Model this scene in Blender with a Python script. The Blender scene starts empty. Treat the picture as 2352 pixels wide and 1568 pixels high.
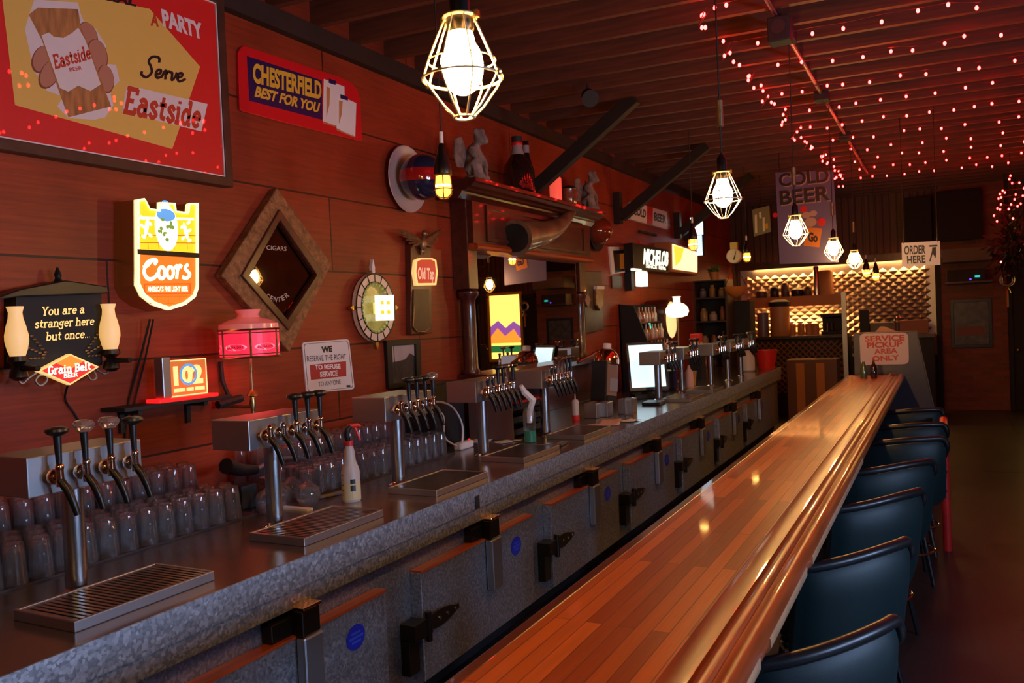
import bpy, bmesh, math, random
from mathutils import Vector, Matrix, Euler
R = random.Random(7)
PI = math.pi
SC = bpy.context.scene
COL = SC.collection
# ------------------------------------------------------------------ camera (image taken as 2352 x 1568)
CAM = Vector((0, 0, 1.80)); FPX = 1900.0; CX, CY = 1176.0, 784.0
_vx, _vy, _roll = 2165 - CX, 695 - CY, 0.045
_Y = Vector((_vx, -_vy, -FPX))
_D = FPX * FPX / -(_vx * _roll + _vy)
_dn = Vector((_roll * _D, -_D, -FPX))
_Y.normalize(); _Z = -_dn.normalized(); _X = _Y.cross(_Z)
RW = Matrix((_X, _Y, _Z))                       # camera -> world
cd = bpy.data.cameras.new('camera'); cam = bpy.data.objects.new('camera', cd); COL.objects.link(cam)
cam.matrix_world = Matrix.Translation(CAM) @ RW.to_4x4()
cd.sensor_fit = 'HORIZONTAL'; cd.sensor_width = 22.3; cd.lens = 22.3 * FPX / 2352
cd.clip_start = 0.05; cd.clip_end = 60
cd.dof.use_dof = True; cd.dof.focus_distance = 3.6; cd.dof.aperture_fstop = 3.5
SC.camera = cam
# ------------------------------------------------------------------ world, daylight windows, exposure
SC.view_settings.view_transform = 'Standard'; SC.view_settings.look = 'None'
SC.view_settings.gamma = 1; SC.view_settings.exposure = 0.0; SC.view_settings.use_curve_mapping = False
SC.cycles.transparent_max_bounces = 24
SC.cycles.max_bounces = 8; SC.cycles.transmission_bounces = 8
SC.cycles.sample_clamp_indirect = 6
wd = bpy.data.worlds.new('world'); SC.world = wd; wd.use_nodes = True
wd.node_tree.nodes['Background'].inputs[0].default_value = (0.45, 0.6, 1, 1)
wd.node_tree.nodes['Background'].inputs[1].default_value = 0.4
DAY = 80.0            # daylight in the side windows
LAMP = 300.0          # caged pendant bulbs
AMBER = 110.0          # small amber jar lamps
LED = 62.0            # red mini bulbs

def _ray(u, v):
    return RW @ Vector(((u - CX) / FPX, -(v - CY) / FPX, -1))
def at_x(u, v, x):
    d = _ray(u, v); return CAM + d * ((x - CAM.x) / d.x)
def at_y(u, v, y):
    d = _ray(u, v); return CAM + d * ((y - CAM.y) / d.y)
def at_z(u, v, z):
    d = _ray(u, v); return CAM + d * ((z - CAM.z) / d.z)
WALLROT = Euler((PI / 2, 0, PI / 2))            # local x -> +y, y -> up, z -> out of the left wall
BACKROT = Euler((PI / 2, 0, 0))                 # local x -> +x, y -> up, z -> towards the camera (-y)

# ------------------------------------------------------------------ materials
MATS = {}
def _new(name):
    m = bpy.data.materials.new(name); m.use_nodes = True
    nt = m.node_tree; b = nt.nodes['Principled BSDF']
    MATS[name] = m
    return m, nt, b
def mat(name, col, rough=.5, metal=0., coat=0., emit=None, es=0., var=0., vscale=8., bump=0., bscale=60., trans=0., stretch=None, spec=None, alpha=None, crough=.04):
    if name in MATS: return MATS[name]
    m, nt, b = _new(name)
    b.inputs['Base Color'].default_value = (*col, 1)
    b.inputs['Roughness'].default_value = rough; b.inputs['Metallic'].default_value = metal
    if coat: b.inputs['Coat Weight'].default_value = coat; b.inputs['Coat Roughness'].default_value = crough
    if spec is not None: b.inputs['Specular IOR Level'].default_value = spec
    if trans: b.inputs['Transmission Weight'].default_value = trans; b.inputs['IOR'].default_value = 1.45
    if alpha is not None: b.inputs['Alpha'].default_value = alpha
    if emit: b.inputs['Emission Color'].default_value = (*emit, 1); b.inputs['Emission Strength'].default_value = es
    if var or bump:
        tc = nt.nodes.new('ShaderNodeTexCoord'); mp = nt.nodes.new('ShaderNodeMapping')
        nt.links.new(tc.outputs['Object'], mp.inputs[0])
        if stretch: mp.inputs['Scale'].default_value = stretch
        if var:
            n = nt.nodes.new('ShaderNodeTexNoise'); n.inputs['Scale'].default_value = vscale; n.inputs['Detail'].default_value = 5
            nt.links.new(mp.outputs[0], n.inputs[0])
            r = nt.nodes.new('ShaderNodeValToRGB'); r.color_ramp.elements[0].position = .3; r.color_ramp.elements[1].position = .7
            r.color_ramp.elements[0].color = (*[max(0, c * (1 - var)) for c in col], 1)
            r.color_ramp.elements[1].color = (*[min(1, c * (1 + var)) for c in col], 1)
            nt.links.new(n.outputs['Fac'], r.inputs[0]); nt.links.new(r.outputs[0], b.inputs['Base Color'])
        if bump:
            n2 = nt.nodes.new('ShaderNodeTexNoise'); n2.inputs['Scale'].default_value = bscale; n2.inputs['Detail'].default_value = 4
            nt.links.new(mp.outputs[0], n2.inputs[0])
            bp = nt.nodes.new('ShaderNodeBump'); bp.inputs['Strength'].default_value = bump; bp.inputs['Distance'].default_value = .01
            nt.links.new(n2.outputs['Fac'], bp.inputs['Height']); nt.links.new(bp.outputs[0], b.inputs['Normal'])
    return m
def glow(name, col, strength, base=None):
    return mat(name, base or tuple(min(.8, c) for c in col), .4, emit=col, es=strength)

def wood_planks(name, c1, c2, mortar, axes, bw, rh, ms, off=.5, rough=.5, coat=0., grain=.35, wear=.0, spec=.5):
    """boards: axes picks which object axes run along (0) and across (1) the boards"""
    m, nt, b = _new(name); N = nt.nodes.new; L = nt.links.new
    tc = N('ShaderNodeTexCoord'); sp = N('ShaderNodeSeparateXYZ'); L(tc.outputs['Object'], sp.inputs[0])
    cb = N('ShaderNodeCombineXYZ'); L(sp.outputs[axes[0]], cb.inputs[0]); L(sp.outputs[axes[1]], cb.inputs[1])
    br = N('ShaderNodeTexBrick'); L(cb.outputs[0], br.inputs[0])
    br.inputs['Color1'].default_value = (*c1, 1); br.inputs['Color2'].default_value = (*c2, 1); br.inputs['Mortar'].default_value = (*mortar, 1)
    br.inputs['Scale'].default_value = 1; br.inputs['Mortar Size'].default_value = ms; br.inputs['Mortar Smooth'].default_value = .1
    br.inputs['Brick Width'].default_value = bw; br.inputs['Row Height'].default_value = rh; br.offset = off
    mp = N('ShaderNodeMapping'); L(cb.outputs[0], mp.inputs[0]); mp.inputs['Scale'].default_value = (1.2, 22, 1)
    gn = N('ShaderNodeTexNoise'); gn.inputs['Scale'].default_value = 2.2; gn.inputs['Detail'].default_value = 7; gn.inputs['Roughness'].default_value = .62
    L(mp.outputs[0], gn.inputs[0])
    rp = N('ShaderNodeValToRGB'); rp.color_ramp.elements[0].position = .3; rp.color_ramp.elements[1].position = .72
    rp.color_ramp.elements[0].color = (1 - grain,) * 3 + (1,); rp.color_ramp.elements[1].color = (1 + grain * .5,) * 3 + (1,)
    L(gn.outputs['Fac'], rp.inputs[0])
    mx = N('ShaderNodeMix'); mx.data_type = 'RGBA'; mx.blend_type = 'MULTIPLY'; mx.inputs[0].default_value = 1
    L(br.outputs['Color'], mx.inputs[6]); L(rp.outputs[0], mx.inputs[7])
    out = mx.outputs[2]
    if wear:
        wn = N('ShaderNodeTexNoise'); wn.inputs['Scale'].default_value = 1.7; wn.inputs['Detail'].default_value = 6; L(cb.outputs[0], wn.inputs[0])
        wr = N('ShaderNodeValToRGB'); wr.color_ramp.elements[0].position = .32; wr.color_ramp.elements[1].position = .68
        wr.color_ramp.elements[0].color = (1 - wear,) * 3 + (1,); wr.color_ramp.elements[1].color = (1.1,) * 3 + (1,)
        L(wn.outputs['Fac'], wr.inputs[0])
        m2 = N('ShaderNodeMix'); m2.data_type = 'RGBA'; m2.blend_type = 'MULTIPLY'; m2.inputs[0].default_value = 1
        L(out, m2.inputs[6]); L(wr.outputs[0], m2.inputs[7]); out = m2.outputs[2]
    L(out, b.inputs['Base Color'])
    b.inputs['Roughness'].default_value = rough; b.inputs['Specular IOR Level'].default_value = spec
    if coat: b.inputs['Coat Weight'].default_value = coat; b.inputs['Coat Roughness'].default_value = .05
    bp = N('ShaderNodeBump'); bp.inputs['Strength'].default_value = .25; bp.inputs['Distance'].default_value = .004
    inv = N('ShaderNodeMath'); inv.operation = 'SUBTRACT'; inv.inputs[0].default_value = 1; L(br.outputs['Fac'], inv.inputs[1])
    L(inv.outputs[0], bp.inputs['Height']); L(bp.outputs[0], b.inputs['Normal'])
    return m
def galvanised(name, lo, hi, scale, rough, metal=.75):
    m, nt, b = _new(name); N = nt.nodes.new; L = nt.links.new
    tc = N('ShaderNodeTexCoord'); v = N('ShaderNodeTexVoronoi'); v.inputs['Scale'].default_value = scale; L(tc.outputs['Object'], v.inputs[0])
    sp = N('ShaderNodeSeparateColor'); L(v.outputs['Color'], sp.inputs[0])
    r = N('ShaderNodeValToRGB'); r.color_ramp.elements[0].color = (*lo, 1); r.color_ramp.elements[1].color = (*hi, 1)
    r.color_ramp.elements[0].position = .2
    L(sp.outputs[0], r.inputs[0]); L(r.outputs[0], b.inputs['Base Color'])
    mr = N('ShaderNodeMapRange'); mr.inputs[3].default_value = rough - .1; mr.inputs[4].default_value = rough + .12
    L(sp.outputs[1], mr.inputs[0]); L(mr.outputs[0], b.inputs['Roughness'])
    b.inputs['Metallic'].default_value = metal
    return m
def glassmat(name, tint=(1, 1, 1), refl=.9, rough=0.02):
    """thin clear glass: see-through with a Fresnel reflection"""
    m = bpy.data.materials.new(name); m.use_nodes = True; MATS[name] = m
    nt = m.node_tree; nt.nodes.clear(); N = nt.nodes.new; L = nt.links.new
    o = N('ShaderNodeOutputMaterial'); t = N('ShaderNodeBsdfTransparent'); g = N('ShaderNodeBsdfGlossy'); x = N('ShaderNodeMixShader')
    t.inputs[0].default_value = (*tint, 1); g.inputs[0].default_value = (refl,) * 3 + (1,); g.inputs['Roughness'].default_value = rough
    lw = N('ShaderNodeLayerWeight'); lw.inputs[0].default_value = .28
    L(lw.outputs['Fresnel'], x.inputs[0]); L(t.outputs[0], x.inputs[1]); L(g.outputs[0], x.inputs[2]); L(x.outputs[0], o.inputs[0])
    return m

M_wall = wood_planks('red_wall_boards', (.34, .044, .014), (.265, .033, .011), (.045, .008, .004), ('Y', 'Z'), 2.6, .48, .006, .37, rough=.42, grain=.32, wear=.3, spec=.35)
M_bar = wood_planks('varnished_bar_strips', (.70, .125, .014), (.33, .038, .006), (.10, .014, .004), ('Y', 'X'), .95, .043, .0012, .43, rough=.38, coat=.4, grain=.2, spec=.3)
M_rail = mat('varnished_rail', (.36, .062, .013), .36, coat=.35, spec=.3, var=.3, vscale=3, stretch=(14, .8, 14))
M_rail_pale = mat('pale_rail_edge', (.55, .27, .13), .4, coat=.4, var=.2, vscale=9)
M_edge = mat('dark_red_edge', (.12, .016, .008), .3, coat=.8)
M_joist = mat('dark_joist_wood', (.125, .027, .011), .6, var=.35, vscale=4, stretch=(.6, 9, 9))
M_deck = mat('dark_roof_deck', (.035, .011, .007), .8, var=.3, vscale=5)
M_black = mat('black_paint', (.008, .008, .009), .35)
M_matblack = mat('matt_black', (.012, .011, .011), .7)
M_brace = mat('black_timber', (.016, .009, .007), .6, var=.3, vscale=5)
M_galv = galvanised('galvanised_fascia', (.30, .32, .36), (.62, .64, .70), 95, .46)
M_galvdoor = galvanised('galvanised_door', (.26, .28, .32), (.46, .48, .54), 110, .42, .8)
M_top = mat('zinc_counter_top', (.29, .25, .24), .2, .85, var=.12, vscale=2.5)
M_steel = mat('brushed_steel', (.50, .49, .48), .26, 1., var=.1, vscale=20, stretch=(1, 1, 30))
M_steelmat = mat('satin_steel', (.42, .41, .41), .42, 1.)
M_chrome = mat('chrome', (.78, .77, .75), .08, 1.)
M_copper_litchrome = mat('copper_and_lit_chrome', (.80, .45, .26), .12, 1.)  # real copper; on chrome parts the tone stands for warm reflections
M_brass = mat('aged_brass', (.55, .36, .14), .3, 1.)
M_oldbrass = mat('dull_bronze', (.30, .19, .09), .4, .8, var=.3, vscale=30)
M_darkmetal = mat('dark_cast_metal', (.035, .028, .024), .35, .8)
M_teal = mat('teal_vinyl', (.003, .014, .015), .5, bump=.05, bscale=250, spec=.35)
M_floor = mat('stained_concrete', (.030, .022, .019), .38, var=.35, vscale=1.6, bump=.05, bscale=20)
def drinking_glass(name):
    m, nt, b = _new(name); N = nt.nodes.new; L = nt.links.new
    b.inputs['Base Color'].default_value = (.97, .97, .98, 1); b.inputs['Roughness'].default_value = .01; b.inputs['Transmission Weight'].default_value = 1; b.inputs['IOR'].default_value = 1.45
    o = nt.nodes['Material Output']; t = N('ShaderNodeBsdfTransparent'); g = N('ShaderNodeBsdfGlossy'); d = N('ShaderNodeBsdfDiffuse'); x = N('ShaderNodeMixShader'); y = N('ShaderNodeMixShader'); w = N('ShaderNodeMixShader')
    d.inputs[0].default_value = (.85, .82, .82, 1); t.inputs[0].default_value = (.95, .95, .95, 1); g.inputs['Roughness'].default_value = .06; g.inputs[0].default_value = (.95, .95, .97, 1)
    fr = N('ShaderNodeFresnel'); fr.inputs[0].default_value = 1.5; mu = N('ShaderNodeMath'); mu.operation = 'MULTIPLY'; mu.inputs[1].default_value = .75
    L(fr.outputs[0], mu.inputs[0]); L(mu.outputs[0], x.inputs[0]); L(t.outputs[0], x.inputs[1]); L(g.outputs[0], x.inputs[2])
    w.inputs[0].default_value = .035; L(x.outputs[0], w.inputs[1]); L(d.outputs[0], w.inputs[2])
    y.inputs[0].default_value = .35; L(w.outputs[0], y.inputs[1]); L(b.outputs[0], y.inputs[2]); L(y.outputs[0], o.inputs[0])
    return m
M_glass = drinking_glass('clear_glass')
M_crystal = mat('crystal_knob', (.9, .85, .8), .05, trans=.9)
M_white = mat('white_enamel', (.74, .66, .62), .4)
M_paper = mat('white_paper', (.75, .70, .68), .6)
M_red = mat('red_enamel', (.62, .008, .012), .3, coat=.5)
M_redplastic = mat('red_plastic', (.62, .02, .015), .4)
M_navy = mat('navy_enamel', (.012, .008, .07), .3, coat=.5)
M_yellow = mat('yellow_enamel', (.75, .40, .02), .4)
M_darkwood = mat('dark_mahogany', (.075, .014, .008), .3, coat=.35, var=.4, vscale=3, stretch=(5, 1, 5))
M_framewood = mat('dark_brown_frame', (.055, .022, .012), .4, var=.3, vscale=10)
M_stone = mat('grey_stone', (.20, .14, .12), .75, var=.4, vscale=22, bump=.4, bscale=60)
M_shade = glow('lit_milk_glass', (1, .55, .16), .62, (.8, .6, .4))
M_rubber = mat('black_rubber', (.03, .018, .018), .6)

# ------------------------------------------------------------------ mesh building
def catmull(pts, n=6, closed=False):
    P = [Vector(p) for p in pts]; out = []
    k = len(P); rng = k if closed else k - 1
    for i in range(rng):
        if closed: a, b, c, d = P[i - 1], P[i], P[(i + 1) % k], P[(i + 2) % k]
        else: a, b, c, d = P[max(i - 1, 0)], P[i], P[i + 1], P[min(i + 2, k - 1)]
        for j in range(n):
            t = j / n
            out.append(.5 * ((2 * b) + (c - a) * t + (2 * a - 5 * b + 4 * c - d) * t * t + (3 * b - a - 3 * c + d) * t ** 3))
    if not closed: out.append(P[-1])
    return out
class MB:
    def __init__(s, M=None): s.bm = bmesh.new(); s.M = M or Matrix()
    def _v(s, co): return s.bm.verts.new(s.M @ Vector(co))
    def _f(s, vs):
        try: return s.bm.faces.new(vs)
        except ValueError: return None
    def box(s, x0, x1, y0, y1, z0, z1):
        v = [s._v((x, y, z)) for x in (x0, x1) for y in (y0, y1) for z in (z0, z1)]
        for f in ((0, 1, 3, 2), (4, 6, 7, 5), (0, 4, 5, 1), (2, 3, 7, 6), (0, 2, 6, 4), (1, 5, 7, 3)): s._f([v[i] for i in f])
        return s
    def rings(s, rs, cap0=True, cap1=True, closed=False):
        V = [[s._v(p) for p in r] for r in rs]; n = len(V[0])
        for i in range(len(V) - (0 if closed else 1)):
            a, b = V[i], V[(i + 1) % len(V)]
            for j in range(n): s._f([a[j], a[(j + 1) % n], b[(j + 1) % n], b[j]])
        if not closed:
            if cap0: s._f(V[0][::-1])
            if cap1: s._f(V[-1])
        return s
    def lathe(s, prof, seg=24, c=(0, 0, 0), cap0=True, cap1=True, sq=(1, 1)):
        c = Vector(c)
        return s.rings([[c + Vector((max(r, 1e-4) * math.cos(2 * PI * j / seg) * sq[0], max(r, 1e-4) * math.sin(2 * PI * j / seg) * sq[1], z)) for j in range(seg)] for r, z in prof], cap0, cap1)
    def cyl(s, p0, p1, r0, r1=None, seg=16): return s.tube([p0, p1], r0, seg, r1=r1)
    def tube(s, pts, r, seg=8, closed=False, r1=None, radii=None):
        P = [Vector(p) for p in pts]; n = len(P); rs = []
        a = None
        for i in range(n):
            if closed: d = P[(i + 1) % n] - P[i - 1]
            else: d = P[min(i + 1, n - 1)] - P[max(i - 1, 0)]
            if d.length < 1e-9: d = Vector((0, 0, 1))
            d.normalize()
            if a is None: a = d.cross(Vector((0, 0, 1)) if abs(d.z) < .9 else Vector((1, 0, 0)))
            a = a - d * a.dot(d)
            if a.length < 1e-4: a = d.orthogonal()
            a.normalize(); b = d.cross(a)
            rr = radii[i] if radii else (r if r1 is None else r + (r1 - r) * i / max(1, n - 1))
            rs.append([P[i] + (a * math.cos(2 * PI * j / seg) + b * math.sin(2 * PI * j / seg)) * rr for j in range(seg)])
        return s.rings(rs, closed=closed)
    def prism(s, poly, z0, z1):
        a = [s._v((p[0], p[1], z0)) for p in poly]; b = [s._v((p[0], p[1], z1)) for p in poly]; n = len(a)
        for i in range(n): s._f([a[i], a[(i + 1) % n], b[(i + 1) % n], b[i]])
        s._f(a[::-1]); s._f(b); return s
    def sheet(s, poly, z): s._f([s._v((p[0], p[1], z)) for p in poly]); return s
    def ball(s, c, rx, ry=None, rz=None, seg=16, rings=10, a0=0., a1=1.):
        ry = rx if ry is None else ry; rz = rx if rz is None else rz; c = Vector(c); prof = []
        for i in range(rings + 1):
            t = PI * (a0 + (a1 - a0) * i / rings); prof.append((max(math.sin(t), 1e-3), -math.cos(t)))
        return s.rings([[c + Vector((r * rx * math.cos(2 * PI * j / seg), r * ry * math.sin(2 * PI * j / seg), z * rz)) for j in range(seg)] for r, z in prof])
    def frame(s, w, h, t, z0, z1, cx=0., cy=0.):
        """rectangular ring, outer w x h, member width t, in the local xy plane"""
        o = [(-w / 2, -h / 2), (w / 2, -h / 2), (w / 2, h / 2), (-w / 2, h / 2)]
        i = [(-w / 2 + t, -h / 2 + t), (w / 2 - t, -h / 2 + t), (w / 2 - t, h / 2 - t), (-w / 2 + t, h / 2 - t)]
        return s.ringpoly([(cx + p[0], cy + p[1]) for p in o], [(cx + p[0], cy + p[1]) for p in i], z0, z1)
    def ringpoly(s, o, i, z0, z1):
        n = len(o); rs = []
        for k in range(n): rs.append([(o[k][0], o[k][1], z0), (o[k][0], o[k][1], z1), (i[k][0], i[k][1], z1), (i[k][0], i[k][1], z0)])
        return s.rings(rs, closed=True)
    def build(s, name, m, parent=None, smooth=False, bevel=0., loc=None, rot=None, mods=()):
        bmesh.ops.recalc_face_normals(s.bm, faces=s.bm.faces)
        me = bpy.data.meshes.new(name); s.bm.to_mesh(me); s.bm.free()
        if smooth:
            for p in me.polygons: p.use_smooth = True
            me.set_sharp_from_angle(angle=math.radians(42))
        me.materials.append(m)
        o = bpy.data.objects.new(name, me); COL.objects.link(o)
        if parent: o.parent = parent
        if loc is not None: o.location = loc
        if rot is not None: o.rotation_euler = rot
        if bevel:
            b = o.modifiers.new('bevel', 'BEVEL'); b.width = bevel; b.segments = 2; b.limit_method = 'ANGLE'
        return o
def thing(name, label, cat, loc=(0, 0, 0), rot=None, group=None):
    o = bpy.data.objects.new(name, None); COL.objects.link(o); o.location = loc; o.empty_display_size = .05
    if rot is not None: o.rotation_euler = rot
    return tag(o, label, cat, group)
def tag(o, label, cat, group=None):
    o['label'] = label; o['category'] = cat
    if group: o['group'] = group
    return o
def struct(o): o['kind'] = 'structure'; return o
def dup(root, loc, label=None, group=None, rot=None, scale=None):
    r = root.copy(); COL.objects.link(r); r.location = loc
    if rot is not None: r.rotation_euler = rot
    if scale is not None: r.scale = scale
    if label: r['label'] = label
    if group: r['group'] = group
    for ch in list(root.children):
        c = ch.copy(); COL.objects.link(c); c.parent = r
        for g in list(ch.children):
            d = g.copy(); COL.objects.link(d); d.parent = c
    return r

# ------------------------------------------------------------------ lettering
def arc(cx, cy, rx, ry, a0, a1, n=14):
    return [(cx + rx * math.cos(math.radians(a0 + (a1 - a0) * i / n)), cy + ry * math.sin(math.radians(a0 + (a1 - a0) * i / n))) for i in range(n + 1)]
def sm(*p): return [(q.x, q.y) for q in catmull([(a, b, 0) for a, b in p], 6)]
def hb(x, y, w=.12): return [(x - w, y), (x + w, y)]
SLAB = {
 'a': (.62, [arc(.25, .2, .19, .2, 0, 360), [(.46, .5), (.46, .02)], hb(.52, .02, .08), arc(.27, .46, .19, .18, 0, 150)]),
 'b': (.62, [[(.12, 0), (.12, 1)], hb(.06, .98, .07), arc(.32, .32, .22, .3, 0, 360)]),
 'c': (.56, [arc(.3, .32, .23, .3, 45, 315)]),
 'd': (.66, [arc(.28, .32, .21, .3, 0, 360), [(.5, 0), (.5, 1)], hb(.44, .98, .08), hb(.56, .02, .07)]),
 'e': (.58, [arc(.3, .32, .23, .3, 5, 320), [(.08, .36), (.52, .36)]]),
 'g': (.6, [arc(.26, .4, .19, .22, 0, 360), [(.46, .62), (.46, -.1)], arc(.25, -.1, .21, .17, 180, 360), hb(.53, .62, .06)]),
 'h': (.68, [[(.12, 0), (.12, 1)], hb(.06, .98, .07), hb(.12, .02), arc(.33, .4, .21, .24, 0, 170), [(.54, .4), (.54, 0)], hb(.54, .02)]),
 'i': (.3, [[(.13, 0), (.13, .64)], hb(.08, .62, .07), hb(.13, .02), [(.13, .86), (.13, .9)]]),
 'n': (.68, [[(.12, 0), (.12, .64)], hb(.06, .62, .07), hb(.12, .02), arc(.33, .4, .21, .24, 0, 170), [(.54, .4), (.54, 0)], hb(.54, .02)]),
 'o': (.6, [arc(.3, .32, .23, .3, 0, 360)]),
 'r': (.5, [[(.14, 0), (.14, .64)], hb(.08, .62, .07), hb(.14, .02), arc(.36, .38, .22, .26, 60, 165)]),
 's': (.52, [sm((.44, .5), (.27, .64), (.09, .5), (.27, .33), (.46, .15), (.26, 0), (.06, .14))]),
 't': (.46, [sm((.2, .9), (.2, .5), (.22, .12), (.42, .06)), [(.04, .62), (.4, .62)]]),
 'u': (.68, [[(.12, .62), (.12, .24)], hb(.07, .62, .07), arc(.32, .24, .2, .23, 180, 350), [(.53, .62), (.53, 0)], hb(.48, .62, .07), hb(.58, .02, .06)]),
 'E': (.72, [[(.14, 0), (.14, 1)], [(.03, .98), (.62, .98), (.62, .8)], [(.14, .5), (.46, .5)], [(.03, .02), (.64, .02), (.64, .22)]]),
 'Y': (.74, [[(.1, 1), (.37, .48), (.64, 1)], [(.37, .48), (.37, 0)], hb(.1, .98), hb(.64, .98, .1), hb(.37, .02)]),
 'G': (.72, [arc(.36, .5, .3, .5, 45, 330), [(.64, .42), (.64, .1)], hb(.58, .42)]),
 'B': (.66, [[(.14, 0), (.14, 1)], arc(.3, .74, .24, .25, -90, 90), arc(.32, .26, .27, .25, -90, 90), [(.03, .98), (.3, .98)], [(.03, .02), (.3, .02)], [(.14, .5), (.3, .5)]]),
 'l': (.3, [[(.13, 0), (.13, 1)], hb(.08, .98, .07), hb(.13, .02)]),
 '.': (.2, [[(.08, .04), (.1, .04)]]), ' ': (.3, []),
}
SCRIPT = {   # whole words drawn as brush strokes
 'Serve': [sm((.33, .80), (.30, .98), (.16, .97), (.10, .76), (.17, .55), (.21, .30), (.12, .08), (.01, .16), (.0, .28)),
           sm((.30, .22), (.40, .34), (.40, .46), (.33, .44), (.31, .24), (.36, .12), (.45, .20)),
           sm((.45, .20), (.50, .46), (.55, .42), (.53, .30), (.54, .12)), sm((.53, .30), (.58, .46), (.63, .42)),
           sm((.63, .44), (.67, .40), (.69, .12), (.75, .26), (.77, .46)),
           sm((.79, .22), (.90, .34), (.90, .46), (.83, .44), (.81, .24), (.87, .10), (1., .24))],
 'Coors': [sm((.02, .62), (.10, .72), (.20, .96), (.28, .90), (.24, .76)), sm((.20, .96), (.08, .80), (.03, .40), (.10, .10), (.22, .10), (.30, .30)),
           arc(.39, .34, .07, .27, 20, 380), arc(.57, .34, .07, .27, 20, 380), sm((.67, .56), (.71, .64), (.73, .56), (.71, .06)), sm((.725, .40), (.77, .64), (.82, .60)),
           sm((.96, .70), (.90, .52), (1.0, .22), (.93, .04), (.84, .10))],
}
def stroke_text(txt, style, t):
    """returns list of polylines + advance width"""
    if style == 'script': return [[Vector((a, b)) for a, b in s] for s in SCRIPT[txt]], 1.
    x = 0; out = []
    for ch in txt:
        w, st = SLAB[ch]
        for s in st: out.append([Vector((x + a, b)) for a, b in s])
        x += w + t * .35
    return out, x
def ribbon_polys(line, t):
    q = []; n = len(line)
    for i in range(n - 1):
        a, b = line[i], line[i + 1]; d = b - a
        if d.length < 1e-6: continue
        d.normalize(); nrm = Vector((-d.y, d.x)) * t / 2; e = d * t * .18
        q.append([a - e - nrm, b + e - nrm, b + e + nrm, a - e + nrm])
    return q
def sans_polys(txt, bold=0., shear=0., spacing=1.):
    c = bpy.data.curves.new('lettering', 'FONT'); c.body = txt; c.size = 1; c.offset = bold; c.shear = shear; c.space_character = spacing
    c.resolution_u = 4
    o = bpy.data.objects.new('lettering', c); COL.objects.link(o)
    dg = bpy.context.evaluated_depsgraph_get(); me = bpy.data.meshes.new_from_object(o.evaluated_get(dg))
    q = [[Vector((me.vertices[i].co.x, me.vertices[i].co.y)) for i in p.vertices] for p in me.polygons]
    bpy.data.objects.remove(o); bpy.data.curves.remove(c); bpy.data.meshes.remove(me)
    return q
def lettering(txt, p0, p1, pt, m, parent, z, style='sans', bold=.02, t=.16, shear=0., spacing=1., name='lettering'):
    """p0/p1: start and end of the baseline, pt: top of a capital over p0 - all in the parent's local xy plane"""
    p0, p1, pt = Vector(p0[:2]), Vector(p1[:2]), Vector(pt[:2])
    if style == 'sans':
        q = sans_polys(txt, bold, shear, spacing)
        xs = [v.x for f in q for v in f]; x0, w, h = min(xs), max(xs) - min(xs), .70
    else:
        lines, w = stroke_text(txt, style, t); x0, h = 0, 1.
        if style == 'script':
            w = (p1 - p0).length / (pt - p0).length; lines = [[Vector((v.x * w, v.y)) for v in l] for l in lines]
        q = [f for l in lines for f in ribbon_polys(l, t if style != 'script' else t * .5)]
    b = MB()
    for k, f in enumerate(q):
        zz = z + (k % 7) * 2e-5
        b._f([b._v((*(p0 + (p1 - p0) * ((v.x - x0) / w) + (pt - p0) * (v.y / h)), zz)) for v in f])
    return b.build(name, m, parent)
def lettering_w(txt, cx, y, w, h, m, parent, z, **k):
    """centred line of text of width w and capital height h"""
    return lettering(txt, (cx - w / 2, y), (cx + w / 2, y), (cx - w / 2, y + h), m, parent, z, **k)
# ================================================================== the room
WX = -3.5
def S(name, mb, m, **k): return struct(mb.build(name, m, **k))
S('floor', MB().box(-3.6, 3.4, -3.1, 16, -.1, 0), M_floor)
for q, yy in enumerate((.4, 5.2, 10.)):
    S('trim_%d' % (q + 1), MB().box(.33, 3.2, yy, yy + .008, 0, .0015), M_black)          # saw cuts in the concrete
S('trim_4', MB().box(.83, .838, -3, 15.7, 0, .0015), M_black)
S('wall_left', MB().box(-3.6, WX, -3.1, 16, -.26, 3.8), M_wall, loc=(0, 0, .26))
WINS = ((1.0, 1.75), (2.5, 3.2))
wr = MB(); ys = [-3.1, WINS[0][0], WINS[0][1], WINS[1][0], WINS[1][1], 16]
for k in range(0, 5, 2): wr.box(3.2, 3.35, ys[k], ys[k + 1], 0, 4.06)
for a, b in WINS: wr.box(3.2, 3.35, a, b, 0, 1.4); wr.box(3.2, 3.35, a, b, 2.0, 4.06)
M_plaster = mat('dark_brown_plaster', (.11, .05, .035), .7, var=.3, vscale=3)
S('wall_right', wr, M_plaster)
M_day = glow('daylight_pane', (.42, .60, 1.), DAY)
for n, (a, b) in enumerate(WINS):
    w = S('window_%d' % (n + 1), MB().box(3.22, 3.32, a, a + .05, 1.4, 2.).box(3.22, 3.32, b - .05, b, 1.4, 2.).box(3.22, 3.32, a, b, 1.4, 1.44).box(3.22, 3.32, a, b, 1.96, 2.), M_matblack)
    MB().box(3.27, 3.275, a + .05, b - .05, 1.44, 1.96).build('pane', M_day, w)
S('wall_front', MB().box(-3.6, 3.35, -3.1, -3., 0, 4.06), M_plaster)
M_rib = wood_planks('brown_ribbed_boards', (.11, .05, .024), (.085, .038, .02), (.02, .01, .006), ('Z', 'X'), 4, .11, .012, .5, rough=.6)
S('wall_back', MB().box(-3.6, 3.35, 15.8, 15.95, 0, 4.06), M_rib)
S('ceiling', MB().box(-3.6, 3.35, -3.1, 16, 3.93, 4.06), M_deck)
JR = math.atan(.085)
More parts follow.
